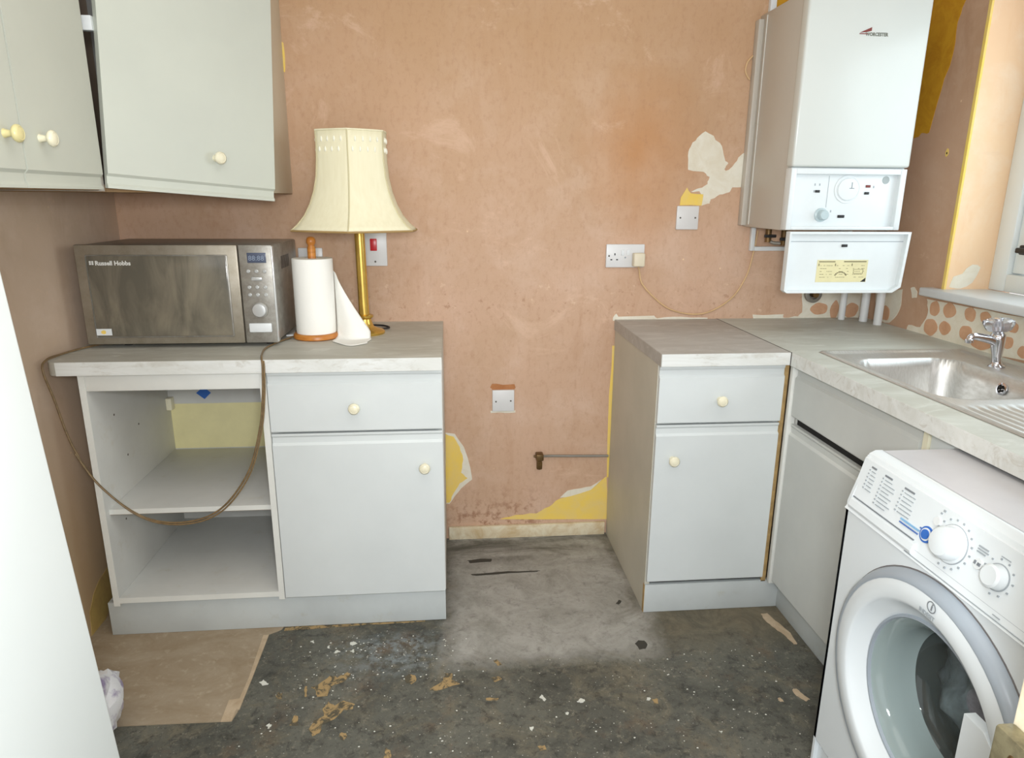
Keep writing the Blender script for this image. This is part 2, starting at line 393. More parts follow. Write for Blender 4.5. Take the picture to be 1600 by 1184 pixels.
def words(name, s, size, o, u, v, m, parent, bold=0.0, sx=1.0):
    """flat lettering; o = left end of the base line, u = reading direction, v = up"""
    cu = bpy.data.curves.new(name, 'FONT'); cu.body = s; cu.size = size; cu.offset = bold; cu.resolution_u = 2
    tmp = bpy.data.objects.new(name, cu); C.objects.link(tmp)
    me = bpy.data.meshes.new_from_object(tmp.evaluated_get(bpy.context.evaluated_depsgraph_get()))
    bpy.data.objects.remove(tmp); bpy.data.curves.remove(cu)
    u = Vector(u).normalized(); v = Vector(v).normalized(); w = u.cross(v)
    bm = NB(); bm.from_mesh(me); bpy.data.meshes.remove(me)
    ex = bmesh.ops.extrude_face_region(bm, geom=bm.faces[:])
    bmesh.ops.translate(bm, verts=[g for g in ex['geom'] if isinstance(g, bmesh.types.BMVert)], vec=(0, 0, 0.0004))
    for p in bm.verts: c = p.co.copy(); p.co = Vector(o) + u*(c.x*sx) + v*c.y + w*c.z
    return obj(name, bm, m, parent)

# ================================================================== the room
LX, RX, BY, TOP, NEAR = -1.15, 1.645, 0.0, 2.42, -3.3
fl = struct('floor', box(NB(), LX-0.1, RX+0.25, NEAR, 0.1, -0.10, 0), 'floor')
wb = struct('wall_back', box(NB(), LX-0.1, RX+0.3, 0, 0.12, -0.05, TOP), 'plaster')
wl = struct('wall_left', box(NB(), LX-0.12, LX, NEAR, 0, -0.05, TOP), 'plaster_left')
struct('ceiling', box(NB(), LX-0.1, RX+0.3, NEAR, 0.1, TOP, TOP+0.1), 'ceiling')
WY0, WY1, WZ0, WZ1 = -1.72, -0.41, 1.04, 2.12
bm = NB()
box(bm, RX, RX+0.24, WY1, 0, -0.05, TOP); box(bm, RX, RX+0.24, NEAR, WY0, -0.05, TOP)
box(bm, RX, RX+0.24, WY0, WY1, -0.05, WZ0); box(bm, RX, RX+0.24, WY0, WY1, WZ1, TOP)
wr = struct('wall_right', bm, 'plaster_right')
def patch(name, poly, m, parent, axis, val, th, sgn=-1):
    """a thin layer of paint, paper or adhesive with its own outline lying on a wall or the floor"""
    if axis == 1: f = lambda d: (lambda p: (p[0], val - d, p[1]))
    elif axis == 0: f = lambda d: (lambda p: (val + sgn*d, p[0], p[1]))
    else: f = lambda d: (lambda p: (p[0], p[1], val + d))
    return obj(name, prism(NB(), poly, f(-0.001), f(th)), m, parent, ang=20)
def rough(poly, amp=0.003, n=3, seed=1):
    """breaks a traced outline into small chips"""
    rnd = random.Random(seed); out = []
    for i, p in enumerate(poly):
        q = poly[(i+1) % len(poly)]
        for k in range(n):
            t_ = k/n; j = amp if k else 0
            out.append((p[0]+(q[0]-p[0])*t_ + rnd.uniform(-j, j), p[1]+(q[1]-p[1])*t_ + rnd.uniform(-j, j)))
    return out
def oval(y, z, a, b, seed, n=22):
    rnd = random.Random(seed); k1, k2 = rnd.uniform(0, 6), rnd.uniform(0, 6)
    return [(y + a*(1+0.07*math.sin(2*t_+k1)+0.05*math.sin(3*t_+k2))*math.cos(t_),
             z + b*(1+0.07*math.sin(2*t_+k2)+0.05*math.sin(5*t_+k1))*math.sin(t_)) for t_ in [2*math.pi*i/n for i in range(n)]]
CREAM_BOILER = [(0.935, 1.592), (0.967, 1.577), (1.001, 1.542), (1.017, 1.495), (1.03, 1.481), (1.018, 1.461), (1.028, 1.457), (1.047, 1.47), (1.067, 1.503), (1.111, 1.536), (1.125, 1.398), (1.054, 1.397), (1.043, 1.379), (1.008, 1.371), (0.974, 1.353), (0.972, 1.338), (0.941, 1.33), (0.946, 1.363), (0.929, 1.382), (0.898, 1.38), (0.928, 1.393), (0.958, 1.408), (0.964, 1.433), (0.939, 1.451), (0.88, 1.458), (0.876, 1.508), (0.885, 1.54), (0.906, 1.569)]
YELLOW_PLATE = [(0.881, 1.395), (0.898, 1.374), (0.945, 1.371), (0.941, 1.33), (0.858, 1.331), (0.86, 1.359)]
CREAM_LOW = [(-0.026, 0.459), (0.01, 0.453), (0.045, 0.398), (0.07, 0.309), (0.077, 0.258), (0.032, 0.22), (0.006, 0.187), (-0.016, 0.154), (-0.031, 0.154)]
YELLOW_LOW = [(-0.026, 0.454), (0.005, 0.442), (0.029, 0.398), (0.042, 0.343), (0.033, 0.288), (0.059, 0.264), (0.027, 0.243), (0.001, 0.199), (-0.016, 0.159), (-0.031, 0.16)]
YELLOW_GAP = [(0.627, 0.252), (0.606, 0.236), (0.564, 0.202), (0.5, 0.187), (0.436, 0.161), (0.393, 0.127), (0.34, 0.098), (0.254, 0.095), (0.19, 0.079), (0.635, 0.062)]
CREAM_GAP = [(0.606, 0.24), (0.564, 0.212), (0.521, 0.204), (0.467, 0.196), (0.436, 0.166), (0.479, 0.171), (0.564, 0.197)]
CREAM_TOPLINE = [(1.181, 0.918), (1.307, 0.918), (1.31, 0.904), (1.375, 0.909), (1.385, 0.932), (1.372, 1.004), (1.49, 1.003), (1.505, 0.89), (1.184, 0.893)]
CREAM_TOPLINE2 = [(0.624, 0.91), (0.636, 0.926), (0.644, 0.914), (0.786, 0.917), (0.799, 0.906), (0.859, 0.912), (0.933, 0.908), (0.999, 0.907), (1.0, 0.895), (0.625, 0.898)]
CREAM_UNDER = [(1.366, 0.904), (1.382, 0.925), (1.375, 1.007), (1.653, 1.005), (1.67, 0.887), (1.368, 0.89)]
CREAM_RW = [(-0.34, 1.025), (-0.551, 1.027), (-0.752, 1.031), (-0.852, 1.03), (-0.882, 0.908), (-0.781, 0.911), (-0.583, 0.893), (-0.482, 0.901), (-0.366, 0.9), (-0.255, 0.897), (-0.266, 0.921), (-0.329, 0.924), (-0.352, 0.96), (-0.355, 0.991)]
CREAM_RW2 = [(-0.049, 1.012), (-0.204, 1.041), (-0.209, 0.984), (-0.193, 0.943), (-0.157, 0.909), (-0.075, 0.906)]
CREAM_RW3 = [(-0.247, 1.051), (-0.266, 1.057), (-0.285, 1.043), (-0.286, 1.022), (-0.263, 1.017)]
DABS_RW = [(-0.387, 0.999, 0.025, 0.024), (-0.457, 1.004, 0.028, 0.024), (-0.55, 1.006, 0.024, 0.023), (-0.614, 1.007, 0.023, 0.017), (-0.381, 0.934, 0.035, 0.027), (-0.449, 0.943, 0.026, 0.022), (-0.545, 0.945, 0.028, 0.025), (-0.613, 0.926, 0.043, 0.019), (-0.723, 0.997, 0.019, 0.017), (-0.715, 0.949, 0.02, 0.019), (-0.776, 0.934, 0.02, 0.019), (-0.781, 0.999, 0.017, 0.016)]
DABS_BW = [(1.45, 0.939, 0.038, 0.022), (1.514, 0.933, 0.017, 0.036), (1.583, 0.932, 0.031, 0.028), (1.633, 0.905, 0.013, 0.015)]
DABS_RW2 = [(-0.127, 0.941, 0.026, 0.029)]
YELLOW_RW = [(-0.017, 2.074), (-0.3, 1.999), (-0.295, 1.969), (-0.273, 1.911), (-0.275, 1.818), (-0.245, 1.71), (-0.217, 1.579), (-0.179, 1.581), (-0.158, 1.569), (-0.096, 1.574)]
TAN_FLOOR = [(-1.3, -0.431), (-0.536, -0.492), (-0.559, -0.574), (-0.594, -0.598), (-0.595, -0.656), (-0.592, -0.79), (-0.592, -0.937), (-0.598, -0.972), (-0.783, -0.968), (-0.946, -0.966), (-1.092, -0.96)]
TAN_PALE = [(-0.629, -0.892), (-0.599, -0.887), (-0.598, -0.972), (-0.626, -0.972)]
OCHRE = [[(-0.413, -0.855), (-0.397, -0.85), (-0.366, -0.809), (-0.345, -0.822), (-0.319, -0.799), (-0.307, -0.814), (-0.327, -0.841), (-0.354, -0.853), (-0.361, -0.894), (-0.389, -0.895), (-0.399, -0.867)], [(-0.366, -0.946), (-0.353, -0.918), (-0.334, -0.936), (-0.312, -0.918), (-0.28, -0.934), (-0.284, -0.952), (-0.307, -0.951), (-0.328, -0.986), (-0.356, -1.002), (-0.358, -1.032), (-0.375, -1.042), (-0.388, -1.017), (-0.381, -0.988), (-0.357, -0.972)], [(-0.15, -0.838), (-0.139, -0.821), (-0.121, -0.829), (-0.116, -0.852), (-0.129, -0.865), (-0.147, -0.853)], [(-0.076, -0.893), (-0.038, -0.858), (-0.033, -0.826), (-0.011, -0.831), (-0.014, -0.856), (0.01, -0.876), (-0.023, -0.887), (-0.057, -0.898)], [(-0.306, -1.047), (-0.301, -1.036), (-0.288, -1.04), (-0.286, -1.055), (-0.293, -1.063), (-0.302, -1.056)], [(-0.442, -0.998), (-0.438, -0.965), (-0.427, -0.966), (-0.418, -1.0)], [(-0.424, -0.892), (-0.43, -0.851), (-0.425, -0.851), (-0.417, -0.893)], [(-0.504, -0.882), (-0.501, -0.869), (-0.488, -0.873), (-0.486, -0.894), (-0.497, -0.895)], [(0.101, -0.859), (0.123, -0.853), (0.132, -0.865), (0.112, -0.876)], [(0.082, -0.94), (0.117, -0.943), (0.116, -0.95), (0.081, -0.947)], [(0.113, -0.781), (0.124, -0.778), (0.137, -0.802), (0.124, -0.805)], [(-0.184, -1.129), (-0.183, -1.097), (-0.17, -1.106), (-0.166, -1.131)], [(0.545, -0.983), (0.56, -0.981), (0.557, -1.0), (0.547, -1.003)], [(0.204, -1.125), (0.222, -1.123), (0.225, -1.136), (0.207, -1.138)]]
WHITES = [[(0.231, -0.95), (0.238, -0.939), (0.249, -0.959), (0.243, -0.965)], [(0.333, -0.974), (0.346, -0.963), (0.356, -0.969), (0.348, -0.979)], [(0.293, -1.012), (0.304, -1.013), (0.3, -1.022)], [(0.533, -0.975), (0.541, -0.977), (0.535, -0.986), (0.528, -0.984)], [(0.191, -1.057), (0.202, -1.059), (0.197, -1.071), (0.191, -1.067)], [(0.956, -0.978), (0.969, -0.975), (0.978, -1.003), (0.986, -1.02), (0.972, -1.026), (0.956, -1.002)], [(0.898, -1.008), (0.907, -1.007), (0.909, -1.021), (0.898, -1.02)], [(0.687, -1.112), (0.696, -1.114), (0.69, -1.122)], [(1.028, -0.616), (1.051, -0.612), (1.065, -0.669), (1.078, -0.723), (1.073, -0.778), (1.061, -0.782), (1.056, -0.741), (1.04, -0.694), (1.027, -0.649)], [(-0.33, -0.664), (-0.321, -0.652), (-0.307, -0.666), (-0.321, -0.675)], [(-0.325, -0.701), (-0.313, -0.697), (-0.314, -0.71)], [(-0.398, -0.675), (-0.391, -0.669), (-0.389, -0.684)], [(-0.373, -0.706), (-0.364, -0.694), (-0.353, -0.703)], [(-0.455, -0.645), (-0.446, -0.639), (-0.443, -0.653)], [(-0.503, -0.996), (-0.497, -0.988), (-0.489, -0.994), (-0.492, -1.006)], [(-0.566, -0.822), (-0.556, -0.812), (-0.537, -0.831), (-0.552, -0.837)]]
DARKSPOT = [[(0.562, -0.736), (0.577, -0.721), (0.595, -0.724), (0.6, -0.744), (0.588, -0.763), (0.568, -0.766)], [(0.554, -0.515), (0.569, -0.494), (0.577, -0.502), (0.563, -0.521)]]

patch('bare_cream_patch', rough(CREAM_BOILER, 0.0035, 3, 1), 'cream_paint', wb, 1, 0, 0.0010)
patch('yellow_paint_patch', rough(YELLOW_PLATE, 0.002, 2, 2), 'yellow_paint', wb, 1, 0, 0.0014)
patch('bare_cream_patch', rough(CREAM_LOW, 0.002, 2, 3), 'cream_paint', wb, 1, 0, 0.0010)
patch('yellow_paint_patch', rough(YELLOW_LOW, 0.003, 3, 4), 'yellow_paint', wb, 1, 0, 0.0016)
patch('yellow_paint_patch', rough(YELLOW_GAP, 0.003, 3, 5), 'yellow_paint', wb, 1, 0, 0.0014)
patch('bare_cream_patch', rough(CREAM_GAP, 0.002, 2, 6), 'cream_paint', wb, 1, 0, 0.0018)
patch('bare_cream_patch', rough(CREAM_TOPLINE, 0.003, 3, 7), 'cream_paint', wb, 1, 0, 0.0010)
patch('bare_cream_patch', rough(CREAM_TOPLINE2, 0.002, 2, 8), 'cream_paint', wb, 1, 0, 0.0010)
patch('bare_cream_patch', rough(CREAM_UNDER, 0.003, 3, 9), 'cream_paint', wb, 1, 0, 0.0012)
patch('ochre_paint_patch', [(1.15, 2.40), (1.15, 2.0), (1.185, 1.985), (1.225, 2.03), (1.24, 2.40)], 'ochre_paint', wb, 1, 0, 0.0012)
patch('yellow_paint_patch', rough([(-0.556, 1.86), (-0.541, 1.85), (-0.539, 1.80), (-0.542, 1.76), (-0.556, 1.755)], 0.001, 2, 4), 'yellow_paint', wb, 1, 0, 0.0012)
patch('yellow_paint_patch', [(0.626, 0.80), (0.640, 0.80), (0.640, 0.25), (0.628, 0.25), (0.624, 0.4), (0.622, 0.6), (0.627, 0.72)], 'yellow_paint', wb, 1, 0, 0.0012)
for i, (u, v, a, b) in enumerate(DABS_BW): patch('adhesive_dab', oval(u, v, a, b, i), 'dab', wb, 1, 0, 0.0022)
patch('bare_cream_patch', rough(CREAM_RW, 0.003, 3, 11), 'cream_paint', wr, 0, RX, 0.0012)
patch('bare_cream_patch', rough(CREAM_RW2, 0.004, 3, 12), 'cream_paint', wr, 0, RX, 0.0012)
patch('bare_cream_patch', rough(CREAM_RW3, 0.002, 2, 13), 'cream_paint', wr, 0, RX, 0.0012)
patch('ochre_paint_patch', rough(YELLOW_RW, 0.004, 3, 14), 'ochre_paint', wr, 0, RX, 0.0012)
for i, (u, v, a, b) in enumerate(DABS_RW + DABS_RW2): patch('adhesive_dab', oval(u, v, a, b, 20+i), 'dab', wr, 0, RX, 0.0028)
patch('screw_hole_surround', oval(-0.322, 1.508, 0.007, 0.013, 3), 'yellow_paint', wr, 0, RX, 0.001)
patch('screw_hole', oval(-0.322, 1.506, 0.0025, 0.004, 4, 10), 'dark_gap', wr, 0, RX, 0.0016)
patch('yellow_paint_patch', rough([(-0.40, 0.16), (-0.39, 0.10), (-0.41, 0.03), (-0.47, 0.0), (-0.56, 0.0), (-0.55, 0.08), (-0.50, 0.13)], 0.006, 3, 15), 'tan_yellow', wl, 0, LX, 0.0012, sgn=1)
# reveal plaster, its yellow corner bead and the sill
obj('reveal_plaster', box(NB(), RX, RX+0.17, WY1-0.004, WY1, WZ0, WZ1), 'reveal', wr)
obj('corner_bead', box(NB(), RX-0.003, RX+0.004, WY1-0.006, WY1+0.006, WZ0+0.02, WZ1), 'yellow_paint', wr)
patch('bare_cream_patch', rough([(1.66, 1.075), (1.70, 1.07), (1.74, 1.09), (1.76, 1.14), (1.73, 1.15), (1.70, 1.12), (1.67, 1.11)], 0.004, 2, 17), 'cream_paint', wr, 1, WY1-0.004, 0.0012)
win = struct('window_1', box(box(box(box(NB(), 1.80, 1.87, WY1-0.070, WY1-0.004, 1.068, WZ1, 0.004), 1.80, 1.87, WY0, WY0+0.066, 1.068, WZ1, 0.004),
             1.80, 1.87, WY0+0.066, WY1-0.070, 1.068, 1.125, 0.004), 1.80, 1.87, WY0+0.066, WY1-0.070, WZ1-0.06, WZ1, 0.004), 'upvc')
b0, b1 = WY0+0.066, WY1-0.070
sash = obj('window_sash', box(box(box(box(NB(), 1.815, 1.86, b1-0.055, b1-0.003, 1.128, 2.057, 0.005), 1.815, 1.86, b0+0.003, b0+0.055, 1.128, 2.057, 0.005),
             1.815, 1.86, b0+0.055, b1-0.055, 1.128, 1.18, 0.005), 1.815, 1.86, b0+0.055, b1-0.055, 2.0, 2.057, 0.005), 'upvc', win)
obj('window_pane', box(NB(), 1.835, 1.841, b0+0.05, b1-0.05, 1.175, 2.005), 'pane', sash)
obj('window_handle', box(box(NB(), 1.80, 1.816, b1-0.052, b1-0.030, 1.19, 1.22, 0.004), 1.785, 1.80, b1-0.16, b1-0.032, 1.195, 1.212, 0.004), 'black', sash)
obj('window_sill', box(NB(), 1.60, 1.80, WY0-0.05, -0.352, 1.040, 1.068, 0.005, 3), 'sill', win)
# skirting between the two runs of units
struct('baseboard_back', box(NB(), -0.020, 0.625, -0.016, 0, 0, 0.055, 0.003), 'skirting')
# remains of the old brown covering, dried glue, flecks
patch('old_covering_remnant', TAN_FLOOR, 'tan_floor', fl, 2, 0, 0.002)
patch('covering_offcut', TAN_PALE, 'tan_edge', fl, 2, 0, 0.0032)
patch('covering_torn_edge', [(-0.610, -0.60), (-0.593, -0.60), (-0.590, -0.80), (-0.590, -0.93), (-0.603, -0.93), (-0.600, -0.80)], 'tan_edge', fl, 2, 0, 0.0028)
patch('glue_ridge', rough([(-0.55, -0.562), (-0.10, -0.562), (-0.10, -0.566), (-0.30, -0.569), (-0.55, -0.580)], 0.0015, 8, 9), 'ochre_glue', fl, 2, 0, 0.002)
for i, q in enumerate(OCHRE): patch('dried_glue_spot', rough(q, 0.0025, 3, i), 'ochre_glue', fl, 2, 0, 0.0015)
for i, q in enumerate(WHITES): patch('plaster_splash', rough(q, 0.0025, 4, i), 'tan_edge' if i in (5, 6, 8) else 'white_fleck', fl, 2, 0, 0.0018)
for i, q in enumerate(DARKSPOT): patch('bitumen_blot', rough(q, 0.002, 2, i), 'dark_mark', fl, 2, 0, 0.0012)
for i, q in enumerate([[(0.05, -0.185), (0.10, -0.175), (0.145, -0.18), (0.14, -0.20), (0.06, -0.205)], [(0.06, -0.285), (0.20, -0.275), (0.32, -0.28), (0.31, -0.286), (0.2, -0.288), (0.08, -0.297)]]):
    patch('bitumen_streak', rough(q, 0.003, 3, i), 'dark_mark', fl, 2, 0, 0.001)
bm = NB(); rnd = random.Random(5)
for i in range(620):
    if i < 190: px, py = rnd.gauss(-0.25, 0.14), rnd.gauss(-0.72, 0.07)
    else: px, py = rnd.uniform(-0.56, 1.03), rnd.uniform(-1.45, -0.78)
    if not (-0.58 < px < 1.05 and py < -0.58): continue
    s = rnd.choice((0.0009, 0.0012, 0.0012, 0.0017, 0.0026)); n = 5; ph = rnd.uniform(0, 6)
    lo = [bm.verts.new((px+s*rnd.uniform(.7, 1.5)*math.cos(ph+k*6.283/n), py+s*rnd.uniform(.6, 1.2)*math.sin(ph+k*6.283/n), 0)) for k in range(n)]
    tp = bm.verts.new((px, py, s*0.7))
    for k in range(n): bm.faces.new((lo[k], lo[(k+1) % n], tp))
o = obj('plaster_flecks', bm, 'white_fleck', fl); o['kind'] = 'stuff'

# ================================================================== kitchen units
def front(name, o, u, w, h, m, parent, flip=False, th=0.018, tilt=0.0):
    """drawer or door front with the shallow finger groove along one long edge; o = lower corner on the carcass face"""
    u = Vector(u).normalized(); nrm = Vector((u.y, -u.x, 0))
    prof = [(0, 0), (th-0.002, 0), (th, 0.003), (th, h-0.036), (th-0.007, h-0.029), (th-0.007, h-0.012), (th-0.003, h-0.006), (th-0.003, h), (0, h)]
    if flip: prof = [(d, h-z_) for d, z_ in prof]
    o = Vector(o); up = Vector((0, 0, 1))
    if tilt: up = (Vector((0, 0, 1))*math.cos(tilt) + u*math.sin(tilt)); u = (u*math.cos(tilt) - Vector((0, 0, 1))*math.sin(tilt))
    return obj(name, prism(NB(), prof, lambda p: o + nrm*p[0] + up*p[1], lambda p: o + u*w + nrm*p[0] + up*p[1]), m, parent, ang=25)
def knob(parent, o, nrm, m='knob'):
    prof = [(0.009, 0), (0.0075, 0.004), (0.006, 0.012), (0.008, 0.017), (0.0150, 0.020), (0.0172, 0.024), (0.0165, 0.028), (0.0125, 0.031), (0.0115, 0.0305), (0.007, 0.0325), (0.0, 0.033)]
    bm = NB(); lathe(bm, prof[:-1], o, nrm, 28); return obj('knob', bm, m, parent, ang=50)
FY = -0.568   # carcass front; door faces are 18 mm further out
# --- open cabinet on the left
c = thing('open_base_cabinet', (-0.795, -0.28, 0), 'white base cabinet with no door, open shelf inside, under the microwave', 'cabinet')
A, Bx = -1.055, -0.537
obj('side_panel', box(NB(), A, A+0.018, -0.583, -0.01, 0.118, 0.862, 0.001), 'carcass', c)
obj('side_panel', box(NB(), Bx-0.018, Bx, -0.583, -0.01, 0.118, 0.862, 0.001), 'carcass', c)
obj('edge_strip', box(NB(), A, A+0.018, -0.5845, -0.583, 0.118, 0.862), 'edge_band', c)
obj('edge_strip', box(NB(), Bx-0.018, Bx, -0.5845, -0.583, 0.118, 0.862), 'edge_band', c)
obj('bottom_panel', box(NB(), A+0.018, Bx-0.018, -0.583, -0.03, 0.128, 0.146, 0.001), 'carcass', c)
obj('edge_strip', box(NB(), A+0.018, Bx-0.018, -0.5845, -0.583, 0.128, 0.146), 'edge_band', c)
sh = obj('shelf', box(NB(), A+0.018, Bx-0.018, -0.560, -0.045, 0.418, 0.434, 0.001), 'carcass', c)
obj('edge_strip', box(NB(), A+0.018, Bx-0.018, -0.5615, -0.560, 0.418, 0.434), 'edge_band', sh)
obj('shelf_underside_strip', box(NB(), A+0.018, Bx-0.018, -0.560, -0.48, 0.4165, 0.418), 'underside', sh)  # brown strip along the front of the shelf underside
tr_ = obj('top_rail', box(NB(), A+0.018, Bx-0.018, -0.583, -0.565, 0.812, 0.862, 0.001), 'edge_band', c)
obj('back_panel', box(NB(), A+0.018, Bx-0.018, -0.036, -0.030, 0.434, 0.612), 'cream_back', c)
obj('back_panel', box(NB(), A+0.018, Bx-0.018, -0.036, -0.030, 0.146, 0.434), 'carcass', c)
obj('back_rail', box(NB(), A+0.018, Bx-0.018, -0.046, -0.030, 0.612, 0.862), 'carcass', c)
obj('fixing_block', box(NB(), A+0.018, A+0.038, -0.075, -0.046, 0.595, 0.640, 0.002), 'knob', c)
obj('blue_sticker', prism(NB(), [(-0.936, 0.652), (-0.908, 0.628), (-0.884, 0.652), (-0.908, 0.676)], lambda p: (p[0], -0.046, p[1]), lambda p: (p[0], -0.0475, p[1])), 'blue', c)['label'] = 'small blue diamond sticker'
for yy_, zz_ in ((-0.45, 0.70), (-0.40, 0.55), (-0.47, 0.36), (-0.30, 0.62)):
    obj('shelf_peg_hole', lathe(NB(), [(0.0035, 0), (0.0035, 0.0008)], (A+0.018, yy_, zz_), (1, 0, 0), 8), 'dark_seam', c)
obj('cabinet_backing_board', box(NB(), A, Bx, -0.585+0.02, -0.03, 0.860, 0.8625), 'underside', c)
# --- closed cabinet beside it
def base_cabinet(x0, x1, label, knob_x, side_m):
    c = thing('base_cabinet', ((x0+x1)/2, -0.28, 0), label, 'cabinet', 'white base cabinets with a drawer above a door')
    bm = NB(); box(bm, x0, x0+0.018, FY, -0.005, 0.0 if side_m else 0.118, 0.862, 0.001)
    if side_m:   # toe notch at the bottom front corner
        bm.free(); bm = prism(NB(), [(-0.005, 0), (-0.005, 0.862), (FY, 0.862), (FY, 0.105), (-0.556, 0.105), (-0.556, 0)], lambda p: (x0, p[0], p[1]), lambda p: (x0+0.016, p[0], p[1]))
    obj('side_panel', bm, side_m or 'carcass', c)
    obj('side_panel', box(NB(), x1-0.018, x1, FY, -0.005, 0.118, 0.862, 0.001), 'carcass', c)
    obj('bottom_panel', box(NB(), x0+0.018, x1-0.018, FY, -0.03, 0.118, 0.136), 'carcass', c)
    obj('back_panel', box(NB(), x0+0.018, x1-0.018, -0.012, -0.006, 0.136, 0.862), 'carcass', c)
    obj('drawer_box', box(NB(), x0+0.022, x1-0.022, FY, -0.08, 0.70, 0.84), 'carcass', c)
    d = front('drawer', (x0+0.002, FY, 0.676), (1, 0, 0), x1-x0-0.004, 0.182, 'melamine', c)
    knob(d, ((x0+x1)/2 - 0.004, FY-0.018, 0.752), (0, -1, 0))
    d = front('door', (x0+0.002, FY, 0.122), (1, 0, 0), x1-x0-0.004, 0.548, 'melamine', c)
    knob(d, (knob_x, FY-0.018, 0.558), (0, -1, 0))
    return c
c2 = base_cabinet(-0.536, -0.028, 'white base cabinet with drawer and door, left of the bare wall gap', -0.085, None)
c3 = base_cabinet(0.634, 1.036, 'narrow white base cabinet with drawer and door, right of the bare wall gap', 0.692, 'melamine_side')
obj('door_edge_gap', box(NB(), 1.036, 1.052, FY-0.006, FY, 0.10, 0.862), 'edge_stain', c3)
kb = obj('kickboard', box(box(NB(), -1.085, -0.030, -0.562, -0.546, 0.0025, 0.117, 0.001), -1.085, -1.079, -0.546, -0.30, 0.0025, 0.117), 'plinth')
tag(kb, 'long grey-white kickboard under the left cabinets', 'kickboard')
kb = obj('kickboard', box(NB(), 0.634, 1.10, -0.574, -0.558, 0.001, 0.104, 0.001), 'plinth')
obj('raw_edge', box(NB(), 0.6325, 0.634, -0.574, -0.558, 0.001, 0.104), 'edge_stain', kb)
tag(kb, 'short white kickboard under the narrow right cabinet', 'kickboard')
kb = obj('kickboard', box(NB(), 1.10, 1.116, -1.28, -0.556, 0.001, 0.108, 0.001), 'plinth')
tag(kb, 'kickboard under the sink cabinet, running towards the washing machine', 'kickboard')
# --- sink cabinet, its fronts look into the room
SX = 1.076
c4 = thing('sink_base_cabinet', (1.35, -0.90, 0), 'white sink base cabinet with false drawer front and door, beside the washing machine', 'cabinet')
obj('corner_post', box(NB(), 1.050, 1.074, -0.603, -0.584, 0.108, 0.862, 0.002), 'edge_band', c4)
obj('side_panel', box(NB(), SX, 1.62, -0.612, -0.594, 0.112, 0.862), 'carcass', c4)
obj('side_panel', box(NB(), SX-0.012, 1.62, -1.200, -1.184, 0.112, 0.862), 'knob', c4)
obj('bottom_panel', box(NB(), SX, 1.62, -1.184, -0.612, 0.112, 0.130), 'carcass', c4)
d = front('drawer_front', (SX, -0.606, 0.700), (0, -1, 0), 0.574, 0.158, 'melamine_grey', c4)
d = front('door', (SX, -0.606, 0.118), (0, -1, 0), 0.574, 0.556, 'melamine_grey', c4)
obj('gap_shade_strip', box(NB(), SX+0.002, SX+0.02, -1.18, -0.606, 0.672, 0.702), 'dark_gap', c4)  # near-black strip paints the shade between drawer front and door
obj('filler_panel', box(NB(), 1.070, 1.086, -1.285, -1.202, 0.112, 0.8625, 0.001), 'melamine', c4)
# --- worktops
def worktop(poly, z0, z1, m, edge_m, label, fronts):
    o = obj('worktop', prism(NB(), poly, lambda p: (p[0], p[1], z0), lambda p: (p[0], p[1], z1)), m, None, origin=(poly[0][0], poly[0][1], z0))
    for (xa, xb, ya, yb) in fronts: obj('front_edge', box(NB(), xa, xb, ya, yb, z0, z1-0.0006, 0.0), edge_m, o)
    return tag(o, label, 'worktop')
ZT, ZB = 0.903, 0.864
rc = [(-1.128+0.03*(1-math.cos(a)), -0.575-0.03*math.sin(a)) for a in [R(x_) for x_ in (0, 30, 60, 90)]]
worktop([(-1.128, -0.001)] + rc + [(-0.027, -0.605), (-0.027, -0.001)], ZB, ZT, 'marble_left', 'marble_edge',
        'pale marbled worktop under the microwave, kitchen roll and lamp', [(-1.098, -0.027, -0.607, -0.605)])
o = worktop([(0.632, -0.001), (0.632, -0.605), (1.036, -0.605), (1.036, -0.001)], ZB, ZT, 'marble_small', 'marble_edge',
        'short grey marbled worktop on the narrow right cabinet', [(0.632, 1.036, -0.607, -0.605)])
obj('side_edge', box(NB(), 0.6305, 0.632, -0.605, -0.001, ZB, ZT-0.0008), 'edge_stain' and 'marble_small', o)
SINK = (1.122, 1.590, -1.640, -0.606)     # x0 x1 y0 y1 outer rim
a0, a1, b0_, b1_ = SINK[0]+0.014, SINK[1]-0.014, SINK[2]+0.014, SINK[3]-0.014
bm = NB()
box(bm, 1.0395, a0, -2.6, -0.001, ZB, ZT); box(bm, a1, RX-0.001, -2.6, -0.001, ZB, ZT)
box(bm, a0, a1, b1_, -0.001, ZB, ZT); box(bm, a0, a1, -2.6, b0_, ZB, ZT)
ws = obj('worktop', bm, 'marble_sink', None, origin=(1.04, 0, ZB))
tag(ws, 'long pale marbled worktop along the right wall holding the sink', 'worktop')
obj('front_edge', box(NB(), 1.0375, 1.0395, -2.6, -0.001, ZB-0.002, ZT-0.0006), 'marble_edge', ws)
obj('seam', box(NB(), 1.0345, 1.0380, -0.607, -0.001, ZB, ZT+0.0004), 'dark_seam', ws)
